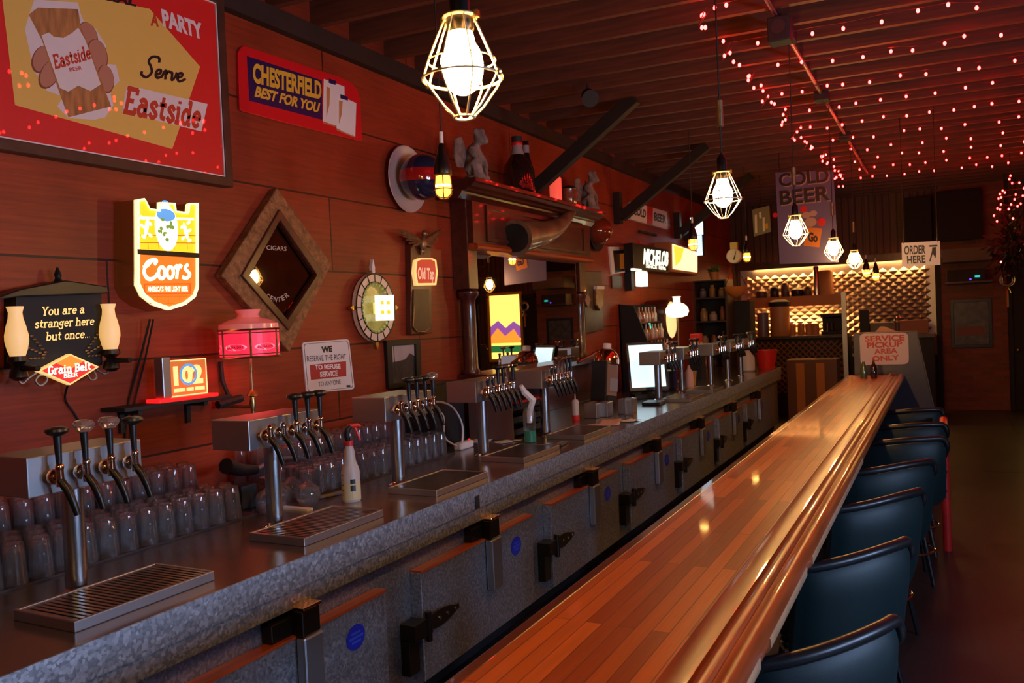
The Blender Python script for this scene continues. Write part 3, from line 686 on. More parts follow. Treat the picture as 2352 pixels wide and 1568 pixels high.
o4 = [wl(t, x, y, D) for x, y in ((331, 651), (439, 650), (439, 675), (331, 676))]; i4 = [wl(t, x, y, D) for x, y in ((334, 654), (436, 653), (436, 672), (334, 673))]
MB().ringpoly(o4, i4, .1581, .1588).build('red_frame_line', glow('red_lit_line', (1, .08, .01), .9), t)
M_browline = glow('brown_lit_lines', (.55, .16, .01), .6)
gl_ = MB()
for v_ in (540, 557): a, b = wl(t, 320, v_, D), wl(t, 450, v_ + 1, D); gl_.sheet([(a[0], a[1] - .002), (b[0], b[1] - .002), (b[0], b[1] + .002), (a[0], a[1] + .002)], .1584)
for v_ in (680, 697): a, b = wl(t, 335 + (v_ - 680) * .6, v_, D), wl(t, 438 - (v_ - 680) * .6, v_, D); gl_.sheet([(a[0], a[1] - .002), (b[0], b[1] - .002), (b[0], b[1] + .002), (a[0], a[1] + .002)], .1584)
for u_ in (340, 365, 400, 430): a, b = wl(t, u_, 557, D), wl(t, u_, 572, D); gl_.sheet([(a[0] - .002, b[1]), (a[0] + .002, b[1]), (a[0] + .002, a[1]), (a[0] - .002, a[1])], .1585)
for u_ in (362, 387, 412): a, b = wl(t, u_, 680, D), wl(t, u_, 697, D); gl_.sheet([(a[0] - .002, b[1]), (a[0] + .002, b[1]), (a[0] + .002, a[1]), (a[0] - .002, a[1])], .1585)
gl_.build('panel_lines', M_browline, t)
M_bluelit = glow('blue_lit_print', (.10, .35, .75), .8); M_greenlit = glow('green_lit_print', (.16, .30, .05), .8)
cc0 = wl(t, 383, 522, D)
MB().sheet(ell(cc0[0], cc0[1], .068, .115), .1588).build('oval_crest', M_wlit, t)
MB().sheet(ell(cc0[0], cc0[1] + .06, .055, .03), .1592).sheet(ell(cc0[0], cc0[1] + .12, .02, .012), .1592).build('crest_sky', M_bluelit, t)
g = MB()
for k in range(16): g.sheet(ell(cc0[0] + R.uniform(-.045, .045), cc0[1] + R.uniform(-.06, .04), R.uniform(.005, .013), R.uniform(.004, .012), 8), .1594 + k * 1e-5)
g.build('crest_trees', M_greenlit, t)
g = MB()
for sx in (-1, 1):
    bx, by = cc0[0] + sx * .115, cc0[1] - .01
    g.sheet(ell(bx, by, .012, .045, 12, sx * .25), .1590)
    for (dx, dy, r1) in ((.02, .045, .016), (-.02, .02, .014), (.022, .005, .016), (-.018, -.035, .015), (.02, -.045, .014)): g.sheet(ell(bx + sx * dx, by + dy, r1, .008, 10, sx * .6), .1591 + abs(dy) * 1e-3)
q0, q1 = wl(t, 322, 500, D), wl(t, 446, 503, D)
g.sheet([(q0[0], q0[1] - .006), (q1[0], q1[1] - .006), (q1[0], q1[1] + .006), (q0[0], q0[1] + .006)], .1589)
g.build('heraldic_print', M_wlit, t)
MB().tube(catmull([(cxy[0] - .05, -.30, .06), (cxy[0] - .09, -.50, .02), (cxy[0] - .16, -.72, .008), (cxy[0] - .19, -.9, .006)], 6), .006, 6).tube(catmull([(cxy[0] - .03, -.30, .06), (cxy[0] - .06, -.50, .02), (cxy[0] - .13, -.72, .012), (cxy[0] - .16, -.9, .006)], 6), .005, 6).build('power_cord', M_black, t, smooth=True)

# --- black tavern sign with two hurricane lamps
t = wthing('tavern_sign', 'black wall sign with gold serif words between two cream hurricane lamps', 'sign', 140, 760, .09)
D = .10
def wz(pts, out=D): return wpoly(t, pts, out)
MB().prism(wz([(42, 678), (238, 672), (240, 838), (42, 846)]), 0, .085).build('back_board', M_matblack, t)
MB().prism(wz([(-30, 690), (40, 664), (145, 644), (240, 658), (243, 674), (40, 682)]), 0, .12).build('gabled_top', M_black, t, bevel=.005)
f0 = wl(t, 147, 645, D)
MB().lathe([(.02, 0), (.012, .015), (.016, .03), (.004, .062)], 12).build('finial', M_black, t).matrix_local = Matrix.Translation((f0[0], f0[1], .06)) @ Matrix.Rotation(-PI / 2, 4, 'X')
M_goldlit = glow('gold_lit_lettering', (1, .60, .20), .85)
for tx, a, b, tp in (('You are a', (100, 724), (199, 718), (102, 705)), ('stranger here', (84, 753), (221, 745), (86, 734)), ('but once...', (110, 782), (212, 774), (112, 763))):
    q = wz([a, b, tp]); lettering(tx, q[0], q[1], q[2], M_goldlit, t, .087, style='slab', t=.15)
for sx, bx, by in ((-1, 118, 820), (1, 195, 818)):
    for k in range(3):
        b0 = wl(t, bx, by, D); an = math.radians(90 + sx * -(38 + 26 * k))
        wheat = MB()
        for j in range(6):
            L = .03 + .018 * j; wheat.ball((b0[0] + L * math.cos(an), b0[1] + L * math.sin(an), .088), .010, .006, .005, 8, 5)
        wheat.build('wheat_ear', M_oldbrass, t, smooth=True)
for u0, v0, v1, nm in ((47, 703, 818, 'left'), (260, 697, 802, 'right')):
    top, bot = wl(t, u0, v0, .16), wl(t, u0 + 4, v1, .16); H = top[1] - bot[1]
    pr = [(.050, 0), (.066, .12), (.079, .30), (.079, .42), (.066, .60), (.050, .76), (.046, .88), (.058, 1.)]
    M = Matrix.Translation((bot[0], bot[1], .13)) @ Matrix.Rotation(-PI / 2, 4, 'X')
    MB(M).lathe([(r * .56, z * H) for r, z in pr], 28, cap0=False, cap1=False).build('hurricane_shade', M_shade, t, smooth=True)
    MB(M).lathe([(.016, -.10), (.036, -.085), (.032, -.06), (.018, -.04), (.040, -.02), (.038, 0), (.025, .002)], 20).build('lamp_holder', M_darkmetal, t, smooth=True)
    MB(M).tube([(0, -.02, -.05), (0, -.13, -.05)], .012, 8).build('lamp_arm', M_darkmetal, t)
dm = wz([(88, 852), (163, 812), (230, 842), (163, 884)], .13)
MB().prism(dm, .10, .125).build('diamond_badge', M_goldlit, t)
dc = (sum(p[0] for p in dm) / 4, sum(p[1] for p in dm) / 4)
M_badge = glow('red_lit_badge', (.75, .03, .03), .8); M_badge2 = glow('orange_lit_badge', (.9, .28, .03), .8)
di = [(dc[0] + (p[0] - dc[0]) * .88, dc[1] + (p[1] - dc[1]) * .88) for p in dm]
MB().sheet(di, .1255).build('badge_field', M_badge, t)
MB().sheet([(di[1][0] + (p[0] - di[1][0]) * .5, di[1][1] + (p[1] - di[1][1]) * .5) for p in di], .1258).build('badge_crown', M_badge2, t)
q = wz([(112, 860), (211, 848), (112, 842)], .13); lettering('Grain Belt', q[0], q[1], q[2], M_wlit, t, .1262, style='slab', t=.2)
q = wz([(148, 868), (181, 864), (148, 858)], .13); lettering('BEER', q[0], q[1], q[2], M_wlit, t, .1262)
for pts in ([(48, 872), (58, 880), (72, 868), (90, 856)], [(112, 862), (98, 862), (88, 874), (100, 885), (114, 874), (112, 862)], [(205, 856), (216, 872), (228, 866), (222, 852)], [(228, 848), (246, 858), (257, 850), (256, 842)]):
    MB().tube(catmull([(*wl(t, u, v, .12), .1) for u, v in pts], 5), .005, 6).build('scroll_wire', M_steelmat, t, smooth=True)
MB().tube(catmull([(*wl(t, 147, 880, .02), .05), (*wl(t, 152, 915, .02), .012), (*wl(t, 172, 945, .02), .01), (*wl(t, 190, 975, .02), .01)], 5), .005, 6).build('power_cord', M_black, t, smooth=True)

# --- small wall shelf, number plaque, bracket, red table lamp
t = wthing('wall_shelf', 'narrow dark wall shelf under the edge-lit number plaque', 'shelf', 385, 922, .10)
a, b = wl(t, 262, 925, .10), wl(t, 512, 902, .10); L0, L1 = a[0], b[0]
MB().box(L0, L1, -.018, 0, 0, .17).build('shelf_board', M_matblack, t, bevel=.002)
for x in (L0 + .1, L1 - .16): MB().box(x - .012, x + .012, -.13, -.018, 0, .02).prism([(x - .012, -.018), (x + .012, -.018), (x + .012, -.04), (x - .012, -.04)], 0, .15).build('bracket', M_matblack, t)
sh_z = t.location.z; sh_y0, sh_y1 = t.location.y + L0, t.location.y + L1
py = at_x(415, 900, WX + .1).y
t = thing('edge_lit_plaque', 'edge-lit acrylic number plaque on a red base, standing on the small wall shelf', 'sign', (WX + .02, py, sh_z), WALLROT)
D = .08
M_acr = glow('lit_acrylic', (.85, .22, .05), .42); M_redglow = glow('red_lit_base', (1, .01, .01), 1.6); M_cream = glow('cream_lit_print', (1, .70, .25), 1.0)
def wp(u, v): p = at_x(u, v, WX + D + .02); return (p.y - py, p.z - sh_z)
q = [wp(*x) for x in ((385, 828), (472, 824), (474, 893), (388, 899))]
base_y = 0.
MB().box(wp(350, 905)[0], wp(486, 895)[0], 0, .018, .03, .13).build('red_base', M_redglow, t, bevel=.003)
MB().box(q[0][0], q[1][0], .018, q[0][1], .075, .083).build('acrylic_panel', M_acr, t)
MB().frame(q[1][0] - q[0][0], q[0][1] - .018, .006, .074, .085, (q[0][0] + q[1][0]) / 2, (q[0][1] + .018) / 2).build('lit_edge', M_cream, t)
MB().box(wp(364, 865)[0], wp(384, 865)[0], .018, q[0][1] + .02, .05, .11).build('grey_post', M_steelmat, t, bevel=.006)
w_ = q[1][0] - q[0][0]; lettering_w('102', (q[0][0] + q[1][0]) / 2, q[0][1] * .40, w_ * .78, q[0][1] * .42, M_cream, t, .0845, bold=.06)
for f0, f1 in ((.1, .40), (.43, .62), (.65, .92)): MB().sheet([(q[0][0] + w_ * f, q[0][1] * g_) for f, g_ in ((f0, .2), (f1, .2), (f1, .29), (f0, .29))], .0845).build('lit_underline', M_cream, t)
ot = MB(); oc = ((q[0][0] + q[1][0]) / 2, q[0][1] * .62); ot.ringpoly(ell(oc[0], oc[1], .055, .055), ell(oc[0], oc[1], .043, .043), .0846, .0849); ot.build('ring_print', M_bluelit, t)
t = wthing('iron_bracket', 'black iron bracket on the wall left of the red lamp stem', 'bracket', 530, 900, .05)
u0, u1 = wl(t, 516, 830, .05), wl(t, 530, 915, .05)
MB().tube([(u0[0], u0[1], .02), ((u0[0] + u1[0]) / 2 - .01, (u0[1] + u1[1]) / 2, .02), (u1[0], u1[1], .04)], .012, 8).tube([(*wl(t, 500, 930, .05), .05), (*wl(t, 554, 914, .05), .05)], .022, 8).tube([(*u1, 0), (*u1, .05)], .015, 8).build('bracket_arm', M_matblack, t, smooth=True)
# red lamp: a wall lamp hanging with its stem, shade centre off the wall
LX = -3.27
top, bot, stem, fin = at_x(571, 745, LX), at_x(571, 820, LX), at_x(569, 905, LX), at_x(568, 958, LX)
t = thing('red_lamp', 'red glass paneled lamp with a pink milk glass top on a thin brass stem', 'lamp', (LX, top.y, fin.z + .02))
def lz(v): return at_x(571, v, LX).z - t.location.z
r0 = abs(at_x(633, 780, LX).y - at_x(510, 780, LX).y) / 2 * .80
M_rose = glow('lit_rose_panel', (.95, .02, .06), 1.0); M_pinktop = mat('pink_milk_glass', (.75, .30, .28), .25, emit=(.8, .05, .05), es=.28, coat=.4)
M_fade0 = mat('dark_red_print', (.10, .004, .006), .5); M_rose2 = glow('lit_rose_print', (1, .25, .35), .9)
MB().lathe([(r0, lz(818)), (r0 * 1.0, lz(757))], 36, cap0=False, cap1=False).build('red_shade', M_rose, t)
MB().lathe([(r0 * 1.02, lz(757)), (r0 * 1.0, lz(744)), (r0 * .72, lz(735)), (r0 * .40, lz(729)), (r0 * .34, lz(722)), (r0 * .44, lz(711)), (r0 * .42, lz(711.5))], 32, cap0=False).build('milk_glass_top', M_pinktop, t, smooth=True)
rim = MB()
for v in (819, 757): rim.tube([(r0 * 1.02 * math.cos(k * PI / 16), r0 * 1.02 * math.sin(k * PI / 16), lz(v)) for k in range(32)], .006, 6, closed=True)
rim.build('brass_rim', M_brass, t, smooth=True)
for v_ in (764, 812): MB().tube([(r0 * 1.004 * math.cos(k * PI / 16), r0 * 1.004 * math.sin(k * PI / 16), lz(v_)) for k in range(32)], .003, 6, closed=True).build('lead_band', M_oldbrass, t)
def on_shade(ang, x, z, k=1.006): return (r0 * k * math.cos(ang + x / r0), r0 * k * math.sin(ang + x / r0), z)
for k in range(6):
    a_ = math.radians(-43 + 60 * k); MB().tube([(r0 * 1.005 * math.cos(a_), r0 * 1.005 * math.sin(a_), lz(818)), (r0 * 1.005 * math.cos(a_), r0 * 1.005 * math.sin(a_), lz(757))], .006, 6).build('panel_came', M_oldbrass, t)
    a_ += math.radians(30); qs = sans_polys('EXTRA DRY', .02); x0_, x1_ = min(v.x for f in qs for v in f), max(v.x for f in qs for v in f); ov = MB(); tx_ = MB()
    ov._f([ov._v(on_shade(a_, .062 * math.cos(j * PI / 10), lz(796) + .017 * math.sin(j * PI / 10))) for j in range(20)]); ov.build('pale_oval', M_rose2, t)
    for f in qs: tx_._f([tx_._v(on_shade(a_, (v.x - x0_) / (x1_ - x0_) * .09 - .045, lz(796) + (v.y - .35) * .018, 1.03)) for v in f])
    tx_.build('lettering', M_fade0, t)
MB().tube([(0, 0, lz(745)), (0, 0, lz(955))], .009, 10).build('stem', M_oldbrass, t, smooth=True)
MB().lathe([(.012, lz(895)), (.028, lz(906)), (.03, lz(909)), (.012, lz(912)), (.018, lz(930)), (.01, lz(945))], 16).build('stem_collar', M_brass, t, smooth=True)
MB().ball((0, 0, lz(962)), .022, seg=12).build('finial', M_brass, t, smooth=True)
MB().tube([(0, 0, lz(935)), (WX - LX + .005, 0, lz(935))], .010, 8).build('wall_arm', M_oldbrass, t)
l = bpy.data.lights.new('lamp_bulb', 'POINT'); l.energy = 2.2; l.color = (1, .10, .06); l.shadow_soft_size = .04
lo = bpy.data.objects.new('lamp_bulb', l); COL.objects.link(lo); lo.parent = t; lo.location = (0, 0, lz(790))

# --- diamond mirror
t = wthing('diamond_mirror', 'diamond-shaped mirror in a wide carved brown frame', 'mirror', 640, 622, .06)
D = .07
do = wpoly(t, [(640, 430), (512, 632), (668, 808), (765, 605)], D); di = wpoly(t, [(642, 497), (568, 633), (661, 742), (733, 632)], D)
M_carved = mat('carved_gilt_wood', (.24, .095, .032), .45, var=.5, vscale=30, bump=.9, bscale=45)
MB().ringpoly(do, di, 0, .06).build('carved_frame', M_carved, t, bevel=.008)
dm_ = [((a[0] * .25 + b[0] * .75), (a[1] * .25 + b[1] * .75)) for a, b in zip(do, di)]
MB().ringpoly(dm_, [(p[0] * .93 + .0, p[1] * .93) for p in di], .055, .075).build('inner_moulding', M_darkwood, t, bevel=.004)
M_mirror = mat('dark_mirror', (.50, .42, .36), .015, 1.)
MB().sheet(di, .035).build('mirror_glass', M_mirror, t)
dc = (sum(p[0] for p in di) / 4, sum(p[1] for p in di) / 4); dk = [(dc[0] + (p[0] - dc[0]) * .88, dc[1] + (p[1] - dc[1]) * .88) for p in di]
bv = MB(); V0 = [bv._v((*p, .034)) for p in di]; V1 = [bv._v((*p, .0405)) for p in dk]
for i in range(4): bv._f([V0[i], V0[(i + 1) % 4], V1[(i + 1) % 4], V1[i]])
bv.build('bevelled_edge', M_mirror, t)
M_etch = mat('etched_lettering', (.42, .32, .26), .7)
q = wpoly(t, [(622, 572), (668, 575), (622, 562)], D); lettering('CIGARS', q[0], q[1], q[2], M_etch, t, .0365, style='sans')
for ch, (u_, v_), (u2, v2) in zip('CENTER', ((619, 681), (628, 687), (638, 691), (648, 692), (658, 690), (668, 684)), ((626, 686), (636, 691), (646, 693), (656, 692), (666, 687), (676, 679))):
    nx, ny = (v2 - v_), -(u2 - u_); L_ = math.hypot(nx, ny)
    q = wpoly(t, [(u_, v_), (u2 - 1, v2), (u_ + nx / L_ * 11, v_ + ny / L_ * 11)], D); lettering(ch, q[0], q[1], q[2], M_etch, t, .0365)

# --- refuse-service sign
t = wthing('notice_sign', 'white printed refuse-service notice hung slightly askew', 'sign', 757, 842, .02)
D = .02
cs = wpoly(t, [(697, 786), (805, 778), (818, 893), (708, 904)], D)
def rpoly(c4, r=.07):
    out = []
    for i in range(4):
        p, a, b = Vector(c4[i]), Vector(c4[i - 1]), Vector(c4[(i + 1) % 4])
        for k in range(5):
            f = k / 4; pa, pb = p + (a - p) * r, p + (b - p) * r; out.append(tuple((pa * (1 - f) + p * f) * (1 - f) + (p * (1 - f) + pb * f) * f))
    return out
MB().prism(rpoly(cs), 0, .008).build('sign_plate', M_white, t)
cm = (sum(p[0] for p in cs) / 4, sum(p[1] for p in cs) / 4)
bo = [(cm[0] + (p[0] - cm[0]) * .94, cm[1] + (p[1] - cm[1]) * .94) for p in cs]; bi = [(cm[0] + (p[0] - cm[0]) * .925, cm[1] + (p[1] - cm[1]) * .925) for p in cs]
MB().ringpoly(rpoly(bo), rpoly(bi), .0082, .0088).build('black_outline', P_blk, t)
M_fade = mat('faded_red_print', (.42, .03, .03), .5)
MB().sheet(wpoly(t, crop([(735, 1060), (998, 1032), (1000, 1140), (745, 1168)], 3.137, 480, 500), D), .0085).build('red_band', M_fade, t)
for tx, a, b, tp, m_, bo_ in (('WE', (820, 970), (898, 962), (818, 930), P_blk, .06), ('RESERVE THE RIGHT', (717, 1036), (998, 1018), (714, 995), P_blk, .0),
        ('TO REFUSE', (775, 1092), (958, 1084), (772, 1060), M_paper, .04), ('SERVICE', (810, 1146), (938, 1134), (808, 1110), M_paper, .04), ('TO ANYONE', (800, 1216), (960, 1196), (797, 1182), P_blk, 0.)):
    q = wpoly(t, crop([a, b, tp], 3.137, 480, 500), D); lettering(tx, q[0], q[1], q[2], m_, t, .0092, bold=bo_)
MB().sheet(wpoly(t, [(799, 884), (808, 884), (808, 889), (799, 889)], D), .0089).build('corner_print', P_blk, t)

# --- round stained glass wall lamp with a lit card
t = wthing('stained_glass_lamp', 'round leaded white glass wall lamp with spikes and a bright lit card', 'lamp', 868, 706, .07)
D = .08
ra = abs(wl(t, 912, 706, D)[0] - wl(t, 824, 706, D)[0]) / 2; rv = abs(wl(t, 868, 628, D)[1] - wl(t, 868, 784, D)[1]) / 2
M_leadglass = mat('pinkish_leaded_glass', (.55, .40, .34), .3, emit=(.5, .25, .16), es=.12); M_lit_y = glow('lit_yellow_glow', (1, .75, .22), .55); M_card = glow('bright_card', (1, .95, .55), 2.4)
MB().ringpoly(ell(0, 0, ra, rv, 36), ell(0, 0, ra * .74, rv * .76, 36), .02, .055).build('white_glass_ring', M_leadglass, t)
MB().prism(ell(0, 0, ra * .74, rv * .76, 36), .0, .03).build('glass_centre', mat('dark_green_glass', (.12, .10, .035), .15, emit=(.6, .42, .1), es=.25, var=.6, vscale=20), t)
ca = MB()
for k in range(16):
    a_ = 2 * PI * k / 16; ca.tube([(ra * .74 * math.cos(a_), rv * .76 * math.sin(a_), .056), (ra * math.cos(a_), rv * math.sin(a_), .056)], .004, 6)
for f_ in (.74, 1.): ca.tube([(ra * f_ * math.cos(k * PI / 18), rv * (f_ + (.02 if f_ < 1 else 0)) * math.sin(k * PI / 18), .056) for k in range(36)], .005, 6, closed=True)
ca.build('lead_came', M_darkmetal, t)
bd = MB()
for k in range(26):
    a_ = 2 * PI * k / 26; bd.ball((ra * .70 * math.cos(a_), rv * .72 * math.sin(a_), .05), .016, seg=8, rings=6)
bd.build('glass_beads', mat('green_glass_beads', (.10, .12, .04), .08, coat=1., emit=(.5, .4, .08), es=.25), t, smooth=True)
for k in range(4):
    a_ = k * PI / 2; dx, dy = math.cos(a_), math.sin(a_); rr = ra if k % 2 == 0 else rv; L = .055 if k != 1 else .10
    MB().prism([(dx * rr - dy * .012, dy * rr + dx * .012), (dx * (rr + L * .45) - dy * .017, dy * (rr + L * .45) + dx * .017), (dx * (rr + L), dy * (rr + L)), (dx * (rr + L * .45) + dy * .017, dy * (rr + L * .45) - dx * .017), (dx * rr + dy * .012, dy * rr - dx * .012)], .025, .05).build('spike', M_white if k == 1 else M_brass, t)
    bq = MB()
    if k == 1:
        for s in (-1, 1): bq.ball((s * .022, rv + .012, .04), .010, seg=8, rings=6)
        bq.build('finial_beads', M_brass, t, smooth=True)
crd = wpoly(t, [(866, 678), (907, 677), (908, 735), (868, 736)], .12)
MB().prism(crd, .10, .112).build('lit_card', M_card, t)
cm = (sum(p[0] for p in crd) / 4, sum(p[1] for p in crd) / 4)
pr = MB()
for s in (-1, 1):
    for zz in (.035, -.03): pr.box(cm[0] + s * .035 - .018, cm[0] + s * .035 + .018, cm[1] + zz - .012, cm[1] + zz + .012, .1121, .1126)
pr.build('card_print', M_ylit, t)
MB().box(cm[0] - .03, cm[0] + .03, cm[1] - .04, cm[1] + .04, .03, .10).build('card_holder', M_lit_y, t)

# --- eagle plaque
t = wthing('eagle_plaque', 'tall dark plaque with a spread bronze eagle above a lit red label', 'sign', 968, 660, .05)
D = .05
MB().prism(wpoly(t, [(943, 560), (990, 563), (993, 765), (945, 768)], D), 0, .05).build('back_board', M_darkwood, t, bevel=.006)
MB().prism(wpoly(t, [(948, 664), (984, 664), (986, 755), (975, 762), (955, 762), (947, 750)], D), .05, .058).build('raised_panel', M_framewood, t, bevel=.004)
MB().tube([(*p, .056) for p in wpoly(t, [(950, 700), (947, 750), (956, 761), (975, 761), (985, 752)], D)], .006, 6).build('brass_edge', M_oldbrass, t)
lab = wpoly(t, [(948, 598), (958, 593), (986, 593), (996, 598), (999, 626), (996, 655), (950, 656), (945, 626)], D)
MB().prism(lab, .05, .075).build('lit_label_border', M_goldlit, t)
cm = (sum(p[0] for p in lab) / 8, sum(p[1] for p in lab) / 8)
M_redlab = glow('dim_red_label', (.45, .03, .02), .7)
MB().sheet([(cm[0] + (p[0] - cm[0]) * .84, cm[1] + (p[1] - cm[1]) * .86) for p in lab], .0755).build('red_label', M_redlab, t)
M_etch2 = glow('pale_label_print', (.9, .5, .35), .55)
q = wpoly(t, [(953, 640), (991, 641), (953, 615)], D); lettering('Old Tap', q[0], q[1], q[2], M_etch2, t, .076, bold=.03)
ec = wl(t, 965, 560, D); eg = MB()
eg.ball((ec[0], ec[1], .075), .035, .055, .03, 14, 10).ball((ec[0] + .01, ec[1] + .075, .085), .022, .026, .022, 12, 8).ball((ec[0] + .03, ec[1] + .07, .095), .014, .009, .009, 8, 6)
eg.ball((ec[0], ec[1] - .055, .065), .022, .03, .02, 10, 8)
for sx, tipu in ((-1, 912), (1, 1012)):
    tip = wl(t, tipu, 527, D)
    for k in range(6):
        f = k / 5; e = (ec[0] + (tip[0] - ec[0]) * (1 - .55 * f), ec[1] + (tip[1] - ec[1]) * (1 - f * .75) - .05 * f)
        eg.tube([(ec[0] + sx * .02, ec[1] + .02, .07), ((ec[0] + e[0]) / 2, (ec[1] + e[1]) / 2 + .01, .075), (e[0], e[1], .06)], .012, 8, radii=[.014, .014, .006])
eg.build('bronze_eagle', M_oldbrass, t, smooth=True)

# --- framed photograph
t = wthing('framed_photograph', 'small black framed grey photograph low on the wall right of the refuse-service notice', 'picture', 930, 835, .03)
D = .03
cs = wpoly(t, [(888, 781), (966, 777), (970, 890), (894, 893)], D); cm = (sum(p[0] for p in cs) / 4, sum(p[1] for p in cs) / 4)
ci = [(cm[0] + (p[0] - cm[0]) * .70, cm[1] + (p[1] - cm[1]) * .76) for p in cs]
MB().ringpoly(cs, ci, 0, .03).build('frame', M_black, t, bevel=.004)
MB().prism(ci, 0, .012).build('photograph_sky', mat('photo_grey', (.42, .33, .31), .25, var=.15, vscale=6), t)
def lerp2(f, g): # bilinear inside ci (order: tl, tr, br, bl)
    a = Vector(ci[0]) * (1 - f) + Vector(ci[1]) * f; b = Vector(ci[3]) * (1 - f) + Vector(ci[2]) * f; return tuple(a * (1 - g) + b * g)
MB().sheet([lerp2(*p) for p in ((0, .45), (.3, .42), (.6, .38), (.8, .22), (1, .30), (1, 1), (0, 1))], .0124).build('photograph_ground', mat('photo_dark', (.035, .028, .028), .3, var=.5, vscale=25), t)
MB().sheet([lerp2(*p) for p in ((.12, .0), (.15, 0), (.17, .9), (.13, .9))], .0127).build('photograph_pole', P_blk, t)

# --- two round globe wall lights
M_dish = mat('greyish_white_dish', (.50, .36, .33), .35); M_domeblue = mat('dark_blue_globe', (.018, .018, .05), .12, coat=1.); M_bandred = mat('glossy_red_band', (.40, .01, .008), .12, coat=1.)
def globe(u, v, rim, label, mdish, mtop, mband, amber=False):
    t = wthing('globe_wall_light', label, 'wall light', u, v, .03)
    MB().lathe([(.05, 0), (rim * .8, .012), (rim, .05), (rim * .98, .056), (rim * .75, .03), (.05, .025)], 36).build('dish', mdish, t, smooth=True)
    r = rim * .68
    if amber: MB().ball((0, 0, .06), r, r, r * 1.0, 28, 16, a0=.3).build('amber_dome', mtop, t, smooth=True)
    else:
        MB().ball((0, 0, .17), r, seg=32, rings=20).build('globe', mtop, t, smooth=True)
        bnd = []
        for a_ in (-.26, -.13, 0, .13, .26): bnd.append([((r + .004) * math.cos(a_) * math.sin(k * PI / 20), (r + .004) * math.sin(a_), .17 + (r + .004) * math.cos(a_) * math.cos(k * PI / 20)) for k in range(40)])
        MB().rings(bnd, False, False).build('red_band', mband, t, smooth=True)
        MB().cyl((0, -.02, .02), (0, -.02, .06), .05).build('neck', M_darkmetal, t)
    return t
globe(932, 412, .245, 'round wall light with a red-banded dark blue globe on a white dish', M_dish, M_domeblue, M_bandred)
globe(1368, 530, .235, 'round dark wall light with a glossy red-brown dome, right of the carved horn', M_matblack, mat('red_brown_dome', (.22, .035, .012), .1, coat=1.), None, True)
# ================================================================== mahogany back-bar mirror and what stands on it
t = thing('back_bar_mirror', 'tall dark mahogany back-bar cabinet with columns, a deep cornice and a big mirror', 'mirror cabinet', (WX, 0, CT))
def bz(z): return z - CT
MB().box(0, .10, 6.0, 8.15, bz(1.36), bz(2.40)).build('mirror_backing', M_matblack, t)
M_clear = mat('silver_mirror', (.80, .78, .76), .01, 1.)
MB().rings([[(x, y, z) for x, z in ((.100 + k * .016, bz(1.38)), (.106 + k * .016, bz(1.38)), (.106 + k * .016, bz(2.40)), (.100 + k * .016, bz(2.40)))] for k, y in enumerate((5.93, 7.98))]).build('mirror_glass', M_clear, t)
MB().box(0, .16, 5.80, 8.30, 0, bz(1.36)).build('lower_cabinet', M_darkwood, t, bevel=.005)
MB().box(0, .28, 5.72, 8.30, bz(1.34), bz(1.39)).build('ledge', M_darkwood, t, bevel=.006)
for y in (5.80, 8.10):
    c_ = MB().lathe([(.07, bz(1.39)), (.075, bz(1.41)), (.058, bz(1.45)), (.055, bz(1.95)), (.06, bz(2.0)), (.085, bz(2.03)), (.085, bz(2.06)), (.06, bz(2.08))], 24, c=(.09, y, 0)).build('column', M_darkwood, t, smooth=True)
    MB().box(.0, .15, y - .075, y + .075, bz(2.08), bz(2.80)).build('upper_post', M_darkwood, t, bevel=.006)
MB().box(0, .20, 5.74, 8.22, bz(2.44), bz(2.80)).build('frieze', M_darkwood, t, bevel=.004)
fr = MB(Matrix.Translation((.2, 0, 0)) @ Matrix(((0, 0, 1, 0), (1, 0, 0, 0), (0, 1, 0, 0), (0, 0, 0, 1))))
fr.frame(2.1, .30, .035, 0, .018, 7.0, bz(2.62)); fr.build('frieze_moulding', M_darkwood, t, bevel=.004)
MB().rings([[(x, y, bz(z)) for x, z in ((0, 2.39), (.22, 2.39), (.235, 2.40), (.24, 2.42), (.22, 2.445), (0, 2.445))] for y in (5.74, 8.22)]).build('picture_rail', M_rail, t)
cor = [(0, 2.78), (.20, 2.78), (.22, 2.80), (.235, 2.815), (.24, 2.83), (.28, 2.835), (.29, 2.85), (.33, 2.86), (.35, 2.885), (.37, 2.89), (.37, 2.92), (0, 2.92)]
MB().rings([[(x, y, bz(z)) for x, z in cor] for y in (5.52, 8.28)]).build('cornice', M_darkwood, t)
KZ = 2.92; KX = -3.27
